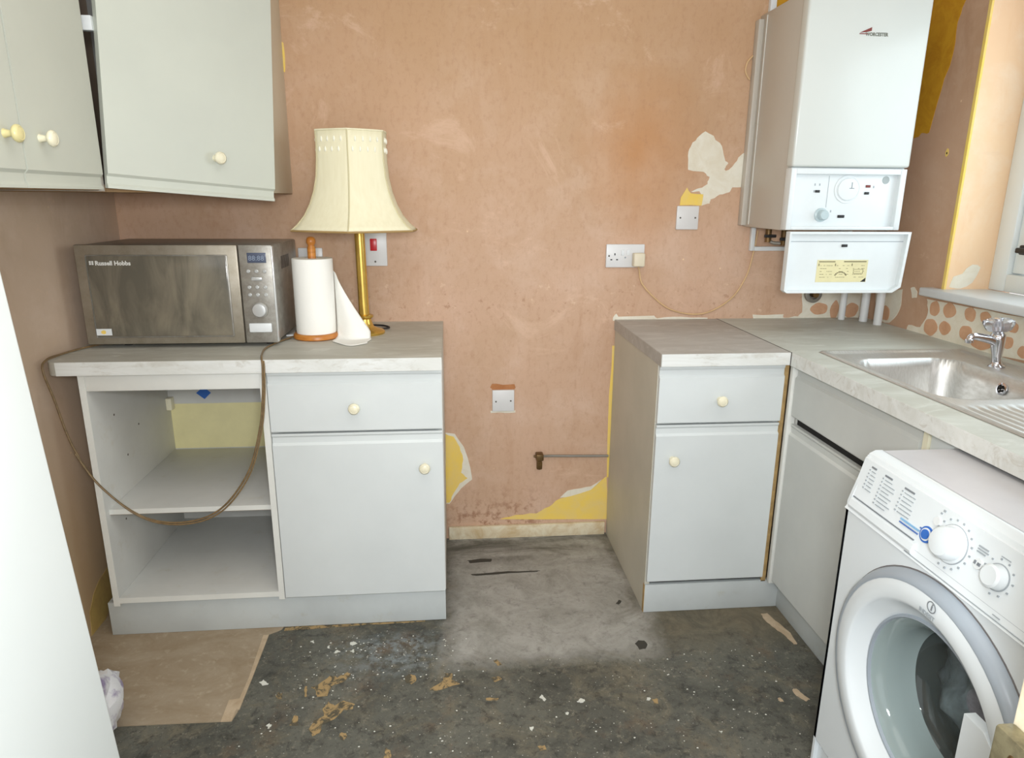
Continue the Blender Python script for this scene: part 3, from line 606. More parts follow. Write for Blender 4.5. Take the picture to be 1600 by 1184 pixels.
# --- sink
sk = thing('kitchen_sink', (1.355, -1.12, ZT), 'stainless steel sink with single bowl and ridged drainer', 'sink')
nx, ny = 94, 150; bm = NB(); grid = []
def sdf(x, y):          # rounded rectangle distance of the bowl
    cx_, cy_, hx, hy, r = 1.322, -0.912, 0.158, 0.205, 0.07
    dx_, dy_ = abs(x-cx_)-hx+r, abs(y-cy_)-hy+r
    return math.hypot(max(dx_, 0), max(dy_, 0)) + min(max(dx_, dy_), 0) - r
for i in range(nx+1):
    row = []
    for j in range(ny+1):
        x = SINK[0] + (SINK[1]-SINK[0])*i/nx; y = SINK[2] + (SINK[3]-SINK[2])*j/ny
        e = min(x-SINK[0], SINK[1]-x, y-SINK[2], SINK[3]-y)
        z = ZT + (0.001 + 0.0055*min(e/0.006, 1)) if e < 0.014 else ZT + 0.0065 - 0.006*min((e-0.014)/0.010, 1)
        s = sdf(x, y)
        if s < 0.012:
            if s > 0: z -= 0.004*(1-s/0.012)**2
            else:
                d = -s; k = min(d/0.030, 1); z = ZT + 0.0005 - 0.004 - 0.135*(1-(1-k)**2.2) - 0.012*min(max(d-0.03, 0)/0.12, 1)
        elif y < -1.165 and e > 0.03 and x < 1.53:
            f_ = min((-1.165-y)/0.03, 1); z += f_*(0.0025*math.cos((x-SINK[0])*2*math.pi/0.024) - 0.002)
        row.append(bm.verts.new((x, y, z)))
    grid.append(row)
for i in range(nx):
    for j in range(ny): bm.faces.new((grid[i][j], grid[i+1][j], grid[i+1][j+1], grid[i][j+1]))
obj('bowl_and_drainer', bm, 'steel', sk, ang=70)
ov = NB(); lathe(ov, [(0.017, 0), (0.017, 0.003), (0.012, 0.004), (0.011, 0.001)], (1.4745, -0.915, 0.866), (-1, 0, 0.22), 24)
ov = obj('overflow', ov, 'chrome', sk)
bm = NB()
for k in range(5): bm_ = lathe(bm, [(0.0035, 0), (0.0035, 0.002)], Vector((1.4725, -0.915, 0.866)) + Vector((0, math.cos(k*1.256)*0.0068, math.sin(k*1.256)*0.0068)), (-1, 0, 0.22), 8)
obj('overflow_hole', bm, 'dark_gap', ov)
# --- tap
tp = thing('pillar_tap', (1.527, -0.822, 0.9035), 'chrome pillar tap with clear faceted acrylic head on the sink', 'tap')
TZ = 0.9035
bm = lathe(NB(), [(0.021, 0), (0.021, 0.004), (0.0135, 0.009), (0.0115, 0.018), (0.0125, 0.035), (0.0165, 0.060), (0.0185, 0.080), (0.0185, 0.092), (0.013, 0.099), (0.010, 0.103)], (1.527, -0.822, TZ), (0, 0, 1), 28)
obj('tap_body', bm, 'chrome', tp, ang=50)
sp = [(1.527, -0.822, TZ+0.068), (1.505, -0.822, TZ+0.082), (1.480, -0.822, TZ+0.092), (1.458, -0.822, TZ+0.099), (1.448, -0.822, TZ+0.098), (1.443, -0.822, TZ+0.090)]
obj('spout', tube(NB(), sp, lambda u: 0.0125-0.004*u, 16, 6), 'chrome', tp, ang=60)
obj('spout_nozzle', lathe(NB(), [(0.0085, 0), (0.0105, -0.002), (0.0105, -0.010), (0.0085, -0.011)][::-1], (1.443, -0.822, TZ+0.094), (0, 0, 1), 20), 'chrome', tp)
hd = obj('tap_head', lathe(NB(), [(0.018, 0), (0.030, 0.004), (0.038, 0.021), (0.037, 0.030), (0.028, 0.034)], (1.527, -0.822, TZ+0.103), (0, 0, 1), 8), 'crystal', tp, ang=5)
obj('head_cap', lathe(NB(), [(0.012, 0), (0.012, 0.003), (0.008, 0.0045)], (1.527, -0.822, TZ+0.137), (0, 0, 1), 18), 'chrome', hd)
obj('head_spindle', lathe(NB(), [(0.008, 0), (0.010, 0.026)], (1.527, -0.822, TZ+0.104), (0, 0, 1), 12), 'chrome', hd)

tp.rotation_euler = (0, -R(8), 0)
# ================================================================== wall cabinets
WBZ = 1.367; WTZ = 2.10
w1 = thing('wall_cabinet', (-1.0, -1.03, WBZ), 'double-door grey-white wall cabinet on the left wall with two knobs', 'cabinet')
CX = -0.868
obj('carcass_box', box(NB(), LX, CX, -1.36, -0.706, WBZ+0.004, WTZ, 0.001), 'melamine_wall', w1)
obj('underside_board', box(NB(), LX, CX+0.002, -1.36, -0.706, WBZ-0.002, WBZ+0.004), 'underside', w1)
for ya, kk in ((-0.708, -0.962), (-1.027, -1.082)):
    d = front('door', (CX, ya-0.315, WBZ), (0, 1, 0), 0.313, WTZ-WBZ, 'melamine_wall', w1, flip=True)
    knob(d, (CX+0.018, kk, 1.468), (1, 0, 0), 'knob' if kk > -1 else 'knob_yellow')
w1b = w1
w2 = thing('wall_cabinet', (-0.85, -0.30, WBZ), 'diagonal corner wall cabinet with one sagging door and a single knob', 'cabinet')
P1, P2 = Vector((-0.862, -0.688, 0)), Vector((-0.552, -0.315, 0))
poly = [(LX, -0.001), (-0.548, -0.001), (-0.548, -0.300), (-0.862, -0.676), (LX, -0.700)]
bm = prism(NB(), poly, lambda p: (p[0], p[1], WBZ-0.006), lambda p: (p[0], p[1], WBZ+0.012))
obj('bottom_board', bm, 'underside', w2)
obj('side_panel', box(NB(), -0.564, -0.546, -0.305, -0.001, WBZ-0.004, WTZ, 0.001), 'wall_cab_side', w2)
obj('side_panel', box(NB(), LX, -0.862, -0.702, -0.686, WBZ-0.004, WTZ), 'boiler_side', w2)
obj('top_board', prism(NB(), poly, lambda p: (p[0], p[1], WTZ-0.018), lambda p: (p[0], p[1], WTZ)), 'carcass', w2)
obj('back_panel', box(NB(), LX+0.001, -0.564, -0.010, -0.002, WBZ+0.01, WTZ-0.02), 'carcass', w2)
u_ = (P2-P1).normalized(); n_ = Vector((u_.y, -u_.x, 0))
L_ = (P2-P1).length
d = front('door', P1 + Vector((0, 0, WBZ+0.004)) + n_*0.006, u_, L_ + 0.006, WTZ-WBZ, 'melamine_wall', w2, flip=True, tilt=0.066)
kp = P1 + u_*(L_*0.62) + n_*0.024; knob(d, (kp.x, kp.y, 1.456), n_)
d['label'] = 'door hanging crooked, dropped at its right end'
hp = P1 + Vector((0, 0, 1.745)) + n_*-0.012 + u_*0.012
obj('hinge', box(NB(), hp.x-0.010, hp.x+0.022, hp.y-0.010, hp.y+0.012, 1.735, 1.768, 0.002), 'white_plastic', w2)

# ================================================================== microwave
mw = thing('microwave_oven', (-0.81, -0.25, 0.903), 'silver microwave oven with dark window on the left worktop', 'microwave')
mx0, mx1, mz0, mz1, my = -1.094, -0.530, 0.915, 1.213, -0.405
obj('casing', box(NB(), mx0+0.004, mx1-0.004, my, -0.075, mz0+0.002, mz1-0.002, 0.006), 'mw_silver', mw)
dr = obj('door', box(NB(), mx0, -0.631, my-0.020, my-0.001, mz0, mz1, 0.004), 'mw_door', mw)
obj('window_surround', box(NB(), mx0+0.030, -0.660, my-0.0215, my-0.019, 0.936, 1.184, 0.004), 'mw_silver', dr)
obj('door_window', box(NB(), mx0+0.033, -0.664, my-0.0225, my-0.020, 0.940, 1.181, 0.003), 'mw_glass', dr)
obj('energy_sticker', box(NB(), -1.062, -1.018, my-0.0235, my-0.0222, 0.944, 0.964), 'white_plastic', dr)['label'] = 'white sticker with yellow mark'
obj('sticker_mark', prism(NB(), [(-1.041+0.008*math.cos(k)*(1 if k % 2 else .8), 0.954+0.006*math.sin(k)) for k in [i*math.pi/4 for i in range(8)]],
    lambda p: (p[0], my-0.0234, p[1]), lambda p: (p[0], my-0.0240, p[1])), 'yellow_paint', dr)
words('maker_lettering', 'Russell Hobbs', 0.0175, (-1.038, my-0.0226, 1.154), (1, 0, 0), (0, 0, 1), 'white_print', dr, 0.0006)
bm = NB()
for q in ((-1.054, 1.155), (-1.047, 1.155), (-1.054, 1.161), (-1.047, 1.161)): box(bm, q[0], q[0]+0.005, my-0.0232, my-0.0224, q[1], q[1]+0.005)
obj('maker_emblem', bm, 'white_print', dr)
pn = obj('control_panel', box(NB(), -0.628, mx1, my-0.020, my-0.001, mz0, mz1, 0.004), 'mw_silver', mw)
obj('panel_edge_trim', box(NB(), mx1-0.0035, mx1+0.001, my-0.0205, my-0.001, mz0+0.004, mz1-0.004, 0.001), 'mw_button', pn)
py = my-0.020
obj('display', box(NB(), -0.603, -0.548, py-0.0012, py, 1.160, 1.190, 0.001), 'mw_display', pn)
words('display_digits', '88:88', 0.021, (-0.600, py-0.0013, 1.167), (1, 0, 0), (0, 0, 1), 'display_digit', pn)
for zz_, xs_ in ((1.135, (-0.603, -0.579, -0.555)), (1.087, (-0.604, -0.581, -0.557)), (1.064, (-0.604, -0.581, -0.557))):
    for xx_ in xs_: obj('button', lathe(NB(), [(0.0055, 0), (0.0055, 0.003), (0.0038, 0.0048)], (xx_, py, zz_), (0, -1, 0), 16), 'mw_button', pn)
obj('button', box(NB(), -0.596, -0.564, py-0.004, py, 1.107, 1.1175, 0.003), 'mw_button', pn)
dl = obj('dial', lathe(NB(), [(0.0215, 0), (0.0215, 0.010), (0.019, 0.014), (0.012, 0.0155)], (-0.5785, py, 1.018), (0, -1, 0), 32), 'mw_button', pn)
obj('dial_surround', lathe(NB(), [(0.0260, 0), (0.0250, 0.002)], (-0.5785, py, 1.018), (0, -1, 0), 32), 'mw_silver', pn)
obj('door_release_button', box(NB(), -0.614, -0.547, py-0.005, py, 0.949, 0.977, 0.003), 'white_plastic', pn)
for xx_, yy_ in ((-1.00, -0.37), (-0.57, -0.37), (-1.03, -0.11), (-0.60, -0.11)):
    obj('foot', lathe(NB(), [(0.012, 0), (0.014, 0.013)], (xx_, yy_, 0.903), (0, 0, 1), 14), 'black', mw)
bm = NB()
for k in range(8): box(bm, mx1-0.0045, mx1-0.0036, -0.30+k*0.014, -0.293+k*0.014, 1.13, 1.17)
obj('vent_slot', bm, 'black', mw)

# ================================================================== table lamp
lx, ly, lz = -0.290, -0.222, 0.903
lp = thing('table_lamp', (lx, ly, lz), 'brass column table lamp with cream bell shade, beside the kitchen roll', 'lamp')
prof = [(0.066, 0), (0.067, 0.006), (0.063, 0.011), (0.045, 0.016), (0.030, 0.024), (0.025, 0.036), (0.0215, 0.050), (0.0290, 0.056), (0.0295, 0.062), (0.020, 0.066)]
obj('lamp_base', lathe(NB(), prof, (lx, ly, lz), (0, 0, 1), 40), 'brass', lp, ang=40)
bm = lathe(NB(), [(0.0180, 0.066), (0.0172, 0.10), (0.0168, 0.42)], (lx, ly, lz), (-0.012, 0, 1), 24)
obj('column', bm, 'brass', lp, ang=40)
obj('lamp_holder', lathe(NB(), [(0.012, 0), (0.018, 0.006), (0.018, 0.05), (0.014, 0.055)], (lx-0.005, ly, lz+0.42), (0, 0, 1), 20), 'brass', lp)
obj('light_bulb', lathe(NB(), [(0.012, 0), (0.014, 0.02), (0.027, 0.05), (0.029, 0.066), (0.022, 0.085), (0.006, 0.094)], (lx-0.005, ly, lz+0.472), (0, 0, 1), 20), 'white_plastic', lp, ang=60)
# bell shade: six bowed panels, outline sampled from bottom to top
SC = Vector((lx-0.014, ly, 1.250)); YS = 0.88
shp = [(0.2165, 0.000), (0.196, 0.016), (0.170, 0.045), (0.150, 0.080), (0.1345, 0.120), (0.1240, 0.165), (0.1190, 0.215), (0.1175, 0.265), (0.1190, 0.303)]
def hexpt(r, h, a, bow=1.0):
    k = a/(math.pi/3); i = math.floor(k); f = k-i
    p0 = Vector((math.sin(i*math.pi/3), -math.cos(i*math.pi/3), 0)); p1 = Vector((math.sin((i+1)*math.pi/3), -math.cos((i+1)*math.pi/3), 0))
    q = p0.lerp(p1, f); q = q*(1 + 0.05*math.sin(f*math.pi)); q = q*r*bow
    return SC + Vector((q.x, q.y*YS, h))
N6 = 48; bm = NB(); rings = [[bm.verts.new(hexpt(r, h, 2*math.pi*i/N6)) for i in range(N6)] for r, h in shp]
for p, q in zip(rings, rings[1:]):
    for i in range(N6): bm.faces.new((p[i], p[(i+1) % N6], q[(i+1) % N6], q[i]))
so = obj('lamp_shade', bm, 'shade', lp, ang=60)
md = so.modifiers.new('thickness', 'SOLIDIFY'); md.thickness = 0.002
def rimtube(r, h, m, nm, rad):
    bm = NB(); pts = [hexpt(r, h, 2*math.pi*i/N6) for i in range(N6)]
    rr = []
    for i, p in enumerate(pts):
        t_ = (pts[(i+1) % N6]-pts[i-1]).normalized(); a = Vector((0, 0, 1)); b = t_.cross(a)
        rr.append([bm.verts.new(p + (a*math.cos(k*math.pi/3)+b*math.sin(k*math.pi/3))*rad) for k in range(6)])
    for i in range(N6):
        for k in range(6): bm.faces.new((rr[i][k], rr[i][(k+1) % 6], rr[(i+1) % N6][(k+1) % 6], rr[(i+1) % N6][k]))
    return obj(nm, bm, m, so)
rimtube(0.2170, -0.001, 'shade_trim', 'rim_braid', 0.0032); rimtube(0.1190, 0.303, 'shade', 'rim_braid', 0.0028)
for k in range(6):
    obj('shade_seam', tube(NB(), [hexpt(r, h, k*math.pi/3, 1.004) for r, h in shp], 0.0022, 6, 1), 'shade_seam', so)
bm = NB()
for k in range(6):
    for rw, (hh, fs_) in enumerate(((0.276, (0.22, 0.42, 0.62, 0.82)), (0.246, (0.14, 0.34, 0.54, 0.74)))):
        for f_ in fs_:
            c_ = hexpt(0.1185, hh, (k+f_)*math.pi/3, 1.006)
            lathe(bm, [(0.0005, -0.0085), (0.0032, -0.004), (0.0035, 0), (0.0025, 0.005), (0.0005, 0.0085)], c_, (0, 0, 1), 6)
obj('pearl_beading', bm, 'bead', so, ang=60)['kind'] = 'stuff'
# lampholder spider
bm = NB()
for k in range(3):
    e_ = hexpt(0.117, 0.285, k*2*math.pi/3+0.5); cyl(bm, (SC.x, SC.y, 1.40), e_, 0.0015, 6)
obj('shade_carrier', bm, 'brass', so)
fx = tube(NB(), [(lx+0.045, ly+0.040, 0.910), (lx+0.075, ly+0.075, 0.908), (lx+0.04, ly+0.12, 0.908), (lx-0.06, ly+0.13, 0.908), (lx-0.17, ly+0.10, 0.908), (lx-0.235, ly+0.02, 0.908)], 0.0032, 8)
obj('lamp_flex', fx, 'black', lp)

# ================================================================== kitchen roll on its pine holder
kx, ky = -0.440, -0.285
kr = thing('kitchen_roll_holder', (kx, ky, 0.903), 'round pine kitchen roll holder with centre peg between microwave and lamp', 'holder')
obj('base', lathe(NB(), [(0.070, 0), (0.074, 0.003), (0.074, 0.014), (0.070, 0.018), (0.02, 0.018)], (kx, ky, 0.903), (0, 0, 1), 40), 'pine', kr, ang=50)
obj('peg', lathe(NB(), [(0.013, 0.018), (0.013, 0.292), (0.0105, 0.297), (0.0105, 0.301), (0.0145, 0.307), (0.0150, 0.315), (0.0115, 0.324), (0.005, 0.327)], (kx, ky, 0.903), (0, 0, 1), 24), 'pine', kr, ang=50)
rl = thing('kitchen_roll', (kx, ky, 0.921), 'white kitchen paper roll on the pine holder with a loose sheet', 'kitchen roll')
bm = NB(); lathe(bm, [(0.020, 0.922), (0.0635, 0.922), (0.0640, 0.926), (0.0640, 1.158), (0.0630, 1.162), (0.020, 1.162)], (kx, ky, 0), (0, 0, 1), 48, cap=False)
lathe(bm, [(0.020, 0.922), (0.020, 1.162)], (kx, ky, 0), (0, 0, 1), 48, cap=False)
obj('paper_roll', bm, 'paper', rl, ang=40)
# loose sheet: leaves the roll on the right, swings out and trails on the worktop
bm = NB(); gr = []; NU, NV = 16, 16
for j in range(NV+1):
    v = j/NV; zt = 1.120 - 0.190*v                         # height where this line leaves the roll
    a_ = 0.30 - 0.55*v*0.5; st = Vector((kx+0.0645*math.cos(a_), ky+0.0645*math.sin(a_), zt))
    reach = 0.010 + 0.104*min(v*1.25, 1)**1.05
    en = Vector((st.x + reach, ky-0.005-0.030*v, max(1.115 - 0.225*v**0.85, 0.906)))
    row = []
    for i in range(NU+1):
        u = i/NU; p = st.lerp(en, u); p.y -= 0.045*math.sin(u*math.pi)*v; p.z -= 0.020*math.sin(u*math.pi)*v
        p.z = max(p.z, 0.9055); row.append(bm.verts.new(p))
    gr.append(row)
for k in range(1, 7):                                       # part lying flat
    row = []
    for i in range(NU+1):
        b_ = gr[NV][i].co; row.append(bm.verts.new((b_.x + 0.000*k + 0.004*math.sin(k), b_.y - 0.014*k + 0.004*math.sin(i*0.5), max(0.9055, b_.z - 0.010*k + 0.0008*(k % 2)))))
    gr.append(row)
for p, q in zip(gr, gr[1:]):
    for i in range(NU): bm.faces.new((p[i], p[i+1], q[i+1], q[i]))
ls = obj('loose_sheet', bm, 'paper', rl, ang=70); md = ls.modifiers.new('thickness', 'SOLIDIFY'); md.thickness = 0.0006
tag(obj('paper_offcut', prism(NB(), [(-0.545, -0.262), (-0.52, -0.20), (-0.495, -0.10), (-0.46, -0.10), (-0.47, -0.20), (-0.50, -0.255)], lambda p: (p[0], p[1], 0.9035), lambda p: (p[0], p[1], 0.9075)), 'white_plastic'),
    'pale folded paper scrap lying between microwave and kitchen roll', 'paper')
# ================================================================== brown twin cable over the worktop
cb = [(-0.500, -0.215, 0.911), (-0.515, -0.290, 0.908), (-0.545, -0.380, 0.9075), (-0.560, -0.470, 0.9075), (-0.548, -0.560, 0.9085), (-0.537, -0.606, 0.905), (-0.534, -0.617, 0.880), (-0.540, -0.618, 0.80), (-0.556, -0.622, 0.70), (-0.600, -0.628, 0.567),
      (-0.690, -0.630, 0.455), (-0.800, -0.630, 0.418), (-0.915, -0.630, 0.443), (-1.020, -0.628, 0.545), (-1.076, -0.625, 0.665), (-1.106, -0.620, 0.800), (-1.122, -0.622, 0.885), (-1.126, -0.590, 0.9075), (-1.124, -0.52, 0.9075), (-1.105, -0.435, 0.9075), (-1.060, -0.330, 0.9075), (-1.035, -0.20, 0.909)]
cb2 = [Vector(p) + Vector((0.006, -0.005, -0.004 - (0.018 if 9 <= i <= 12 else 0))) for i, p in enumerate(cb[5:15])]
ct = obj('mains_cable', tube(NB(), cb, 0.0029, 8, 8), 'cable_brown', None, 60, origin=(-0.53, -0.60, 0.905))
obj('second_strand', tube(NB(), cb2, 0.0025, 8, 8), 'cable_brown', ct, 60)
tag(ct, 'brown twin cable looping down over the left worktop edge', 'cable')

# ================================================================== wall plates and the gas stub
def plate(name, x0, x1, z0, z1, label, cat, group=None):
    o = obj(name, box(NB(), x0, x1, -0.011, 0.0, z0, z1, 0.003), 'socket', None, origin=((x0+x1)/2, 0, (z0+z1)/2))
    return tag(o, label, cat, group)
def screw(parent, x, z, y=-0.011, m='dark_seam'):
    obj('screw', lathe(NB(), [(0.0034, 0), (0.0030, 0.0012)], (x, y, z), (0, -1, 0), 12), m, parent)
pl = plate('blanking_plate', 0.158, 0.244, 0.545, 0.631, 'white square blanking plate low on the bare wall between the cabinets', 'wall plate')
screw(pl, 0.172, 0.585); screw(pl, 0.230, 0.587)
patch('plate_edge_stain', rough([(0.150, 0.640), (0.158, 0.655), (0.20, 0.650), (0.245, 0.652), (0.250, 0.638), (0.245, 0.631), (0.158, 0.631)], 0.003, 2, 3), 'rust_stain', wb, 1, 0, 0.0008)
patch('bare_cream_patch', rough([(0.150, 0.545), (0.250, 0.545), (0.248, 0.536), (0.152, 0.536)], 0.002, 3, 3), 'cream_paint', wb, 1, 0, 0.0008)
pl = plate('blanking_plate', 0.846, 0.930, 1.243, 1.329, 'white square blanking plate high on the wall below the peeled cream patch', 'wall plate')
screw(pl, 0.860, 1.286); screw(pl, 0.917, 1.286)
ds = plate('double_socket', 0.585, 0.731, 1.103, 1.189, 'white double wall socket with a cream plug in its right outlet', 'socket')
bm = NB()
for q in ((0.618, 1.152, .004, .008), (0.605, 1.132, .007, .004), (0.627, 1.132, .007, .004)): box(bm, q[0]-q[2]/2, q[0]+q[2]/2, -0.0118, -0.0108, q[1]-q[3]/2, q[1]+q[3]/2)
obj('pin_hole', bm, 'dark_gap', ds)
obj('rocker', box(NB(), 0.642, 0.652, -0.0145, -0.010, 1.148, 1.168, 0.001), 'white_plastic', ds)
obj('rocker', box(NB(), 0.664, 0.674, -0.0145, -0.010, 1.148, 1.168, 0.001), 'white_plastic', ds)
screw(ds, 0.596, 1.146); screw(ds, 0.658, 1.140, m='pale_print')
pg = obj('plug', box(NB(), 0.683, 0.726, -0.045, -0.0112, 1.108, 1.158, 0.005, 3), 'plug', None, origin=(0.705, -0.02, 1.13))
cp = [(0.706, -0.022, 1.112), (0.714, -0.012, 1.092), (0.727, -0.008, 1.045), (0.772, -0.007, 0.995), (0.838, -0.006, 0.946), (0.924, -0.006, 0.923), (1.004, -0.006, 0.932), (1.089, -0.006, 0.986), (1.137, -0.006, 1.067), (1.155, -0.006, 1.145), (1.165, -0.010, 1.24)]
obj('flex', tube(NB(), cp, 0.0032, 8, 8), 'cable_cream', pg, 60)
tag(pg, 'cream plug in the double socket, its flex looping to the boiler', 'plug')
cs = plate('cooker_switch', -0.311, -0.225, 1.110, 1.256, 'white tall switch plate with red rocker, behind the lamp column', 'switch')
obj('red_rocker', box(NB(), -0.284, -0.260, -0.0165, -0.010, 1.165, 1.208, 0.002), 'red', cs); screw(cs, -0.268, 1.126)
plate('switch_plate', -0.541, -0.455, 1.089, 1.175, 'white switch plate on the wall behind the kitchen roll peg', 'switch')
gp = obj('gas_stub', box(NB(), 0.330, 0.360, -0.045, -0.006, 0.345, 0.372, 0.004, 2), 'brass_dull', None, origin=(0.345, 0, 0.34))
tag(gp, 'capped brass gas stub low on the bare wall with a thin pipe to the right', 'gas pipe')
obj('end_cap', lathe(NB(), [(0.0095, 0), (0.0125, 0.003), (0.0125, 0.030), (0.010, 0.034), (0.010, 0.055)], (0.345, -0.026, 0.305), (0, 0, 1), 6), 'brass_dull', gp, ang=10)
obj('side_lug', cyl(NB(), (0.322, -0.026, 0.360), (0.332, -0.026, 0.360), 0.005, 10), 'brass_dull', gp)
obj('thin_pipe', tube(NB(), [(0.36, -0.020, 0.357), (0.40, -0.012, 0.354), (0.50, -0.010, 0.350), (0.628, -0.010, 0.347)], 0.005, 10), 'pipe_grey', gp, 60)

# ================================================================== boiler
bo = thing('gas_boiler', (1.30, 0, 1.25), 'white wall-hung gas boiler with fold-down control flap, in the right corner', 'boiler')
bx0, bx1, bz0, bz1, byf = 1.098, 1.497, 1.255, 1.977, -0.36
obj('mounting_frame', box(NB(), 1.086, 1.106, -0.034, 0, 1.260, 1.960, 0.003), 'boiler_side', bo)
obj('side_casing', box(NB(), bx0+0.006, bx1-0.006, byf+0.045, -0.001, bz0, bz1, 0.004), 'boiler_side', bo)
obj('casing_seam', box(NB(), bx0+0.004, bx0+0.007, -0.060, -0.056, bz0+0.01, bz1-0.01), 'edge_band', bo)
fc = obj('front_cover', box(NB(), bx0, bx1, byf, byf+0.046, 1.456, bz1, 0.009, 4), 'boiler', bo, ang=60)
obj('logo_arrow', prism(NB(), [(1.268, 1.8515), (1.306, 1.868), (1.306, 1.8575), (1.290, 1.8535)], lambda p: (p[0], byf-0.0001, p[1]), lambda p: (p[0], byf-0.0008, p[1])), 'logo_red', fc)
words('logo_lettering', 'WORCESTER', 0.0135, (1.288, byf-0.0002, 1.8435), (1, 0, 0), (0, 0, 1), 'logo_grey', fc, 0.0006, 0.92)
obj('logo_underline', box(NB(), 1.268, 1.294, byf-0.0008, byf, 1.8475, 1.8500), 'logo_red', fc)
pcn = obj('control_panel', box(NB(), 1.106, 1.492, byf+0.018, byf+0.050, 1.258, 1.456, 0.003), 'boiler_panel', bo)
f0 = byf+0.018
obj('panel_frame', box(box(box(box(NB(), 1.098, 1.116, byf, byf+0.04, 1.258, 1.452, 0.002), 1.470, 1.490, byf, byf+0.04, 1.258, 1.452, 0.002), 1.116, 1.470, byf, byf+0.04, 1.434, 1.452, 0.002),
    1.116, 1.470, byf, byf+0.03, 1.258, 1.270, 0.002), 'boiler_panel', pcn)
obj('clock_dial', lathe(NB(), [(0.0450, 0), (0.0440, 0.003), (0.0400, 0.003), (0.0385, 0.0015), (0.036, 0.002), (0.034, 0.006), (0.020, 0.0075)], (1.303, f0, 1.388), (0, -1, 0), 44), 'boiler_panel', pcn, ang=25)
obj('dial_pointer', box(box(NB(), 1.3125, 1.3145, f0-0.0082, f0-0.0070, 1.392, 1.410), 1.306, 1.322, f0-0.0082, f0-0.0070, 1.390, 1.392), 'grey_print', pcn)
ct_ = obj('temperature_dial', lathe(NB(), [(0.0225, 0), (0.0225, 0.003), (0.0165, 0.006), (0.0160, 0.024), (0.0135, 0.027)], (1.222, f0, 1.306), (0, -1, 0), 20), 'knob_blue', pcn, ang=20)
obj('panel_seam', box(NB(), 1.236, 1.2375, f0-0.0006, f0, 1.33, 1.430), 'pale_print', pcn)
for xx_, zz_, m_ in ((1.201, 1.381, 'black'), (1.373, 1.398, 'logo_red'), (1.371, 1.376, 'black')):
    obj('switch_window', box(NB(), xx_-0.008, xx_+0.008, f0-0.003, f0, zz_-0.004, zz_+0.004, 0.001), m_, pcn)
obj('switch_window', box(NB(), 1.280, 1.304, f0-0.003, f0, 1.297, 1.306, 0.002), 'black', pcn)
bm = NB()
for a_, b_ in ((1.191, 1.402), (1.207, 1.402), (1.190, 1.381), (1.255, 1.318), (1.393, 1.396)): box(bm, a_-0.002, a_+0.002, f0-0.0006, f0, b_-0.0035, b_+0.0035)
obj('printed_symbols', bm, 'pale_print', pcn)['kind'] = 'stuff'
obj('round_badge', lathe(NB(), [(0.0125, 0), (0.0120, 0.001)], (1.432, f0, 1.418), (0, -1, 0), 24), 'badge', pcn)
# the flap hangs open below the controls, its inside facing the room
fy = -0.388
prof = [(1.094, 1.064), (1.104, 1.056), (1.470, 1.056), (1.498, 1.074), (1.508, 1.254), (1.094, 1.254)]
fp = obj('open_flap', prism(NB(), prof, lambda p: (p[0], fy+0.012, p[1]), lambda p: (p[0], fy+0.006, p[1])), 'boiler_panel', bo)
inn = [(1.100, 1.069), (1.108, 1.064), (1.464, 1.064), (1.489, 1.079), (1.498, 1.247), (1.100, 1.247)]
bm = NB(); n = len(prof)
for dy_, src in ((fy+0.012, None),): pass
o_ = [bm.verts.new((p[0], fy+0.007, p[1])) for p in prof]; o2 = [bm.verts.new((p[0], fy-0.014, p[1])) for p in prof]
i_ = [bm.verts.new((p[0], fy+0.007, p[1])) for p in inn]; i2 = [bm.verts.new((p[0], fy-0.014, p[1])) for p in inn]
for k in range(n):
    j = (k+1) % n
    bm.faces.new((o_[k], o_[j], o2[j], o2[k])); bm.faces.new((o2[k], o2[j], i2[j], i2[k])); bm.faces.new((i2[k], i2[j], i_[j], i_[k])); bm.faces.new((i_[k], i_[j], o_[j], o_[k]))
obj('flap_rim', bm, 'boiler_panel', fp, ang=20)
obj('flap_crease', box(NB(), 1.102, 1.497, fy+0.0045, fy+0.006, 1.2215, 1.2235), 'pale_print', fp)
obj('catch', box(NB(), 1.284, 1.303, fy+0.001, fy+0.006, 1.205, 1.2135, 0.001), 'black', fp)
lb = obj('instruction_label', box(NB(), 1.208, 1.384, fy+0.0052, fy+0.0061, 1.090, 1.163), 'label', fp)
bm = NB(); yy0, yy1 = fy+0.0046, fy+0.0052; rnd = random.Random(3)
box(bm, 1.214, 1.270, yy0, yy1, 1.1555, 1.1585); box(bm, 1.300, 1.378, yy0, yy1, 1.1555, 1.1590)
for xa in (1.213, 1.270, 1.328): box(bm, xa, xa+0.003, yy0, yy1, 1.143, 1.151)
for r_ in range(5):
    for xa, xb in ((1.220, 1.262), (1.276, 1.320), (1.334, 1.374)):
        x_ = xa
        while x_ < xb:
            w_ = rnd.uniform(0.002, 0.008)
            if rnd.random() < 0.55: box(bm, x_, min(x_+w_, xb), yy0, yy1, 1.1435-r_*0.0095, 1.1448-r_*0.0095)
            x_ += w_+0.0015
for k in range(9):
    a_ = R(20+k*17.5); c0 = Vector((1.293+0.020*math.cos(a_), 0, 1.108+0.015*math.sin(a_))); box(bm, c0.x-0.0022, c0.x+0.0022, yy0, yy1, c0.z-0.0018, c0.z+0.0018)
box(bm, 1.336, 1.370, yy0, yy1, 1.118, 1.1192); box(bm, 1.336, 1.370, yy0, yy1, 1.131, 1.1322); box(bm, 1.3688, 1.370, yy0, yy1, 1.118, 1.132); box(bm, 1.336, 1.3372, yy0, yy1, 1.118, 1.132)
obj('label_printing', bm, 'label_print', lb)['kind'] = 'stuff'
obj('label_corner_mark', prism(NB(), [(1.365, 1.091), (1.382, 1.091), (1.382, 1.104)], lambda p: (p[0], yy0, p[1]), lambda p: (p[0], yy1, p[1])), 'black', lb)
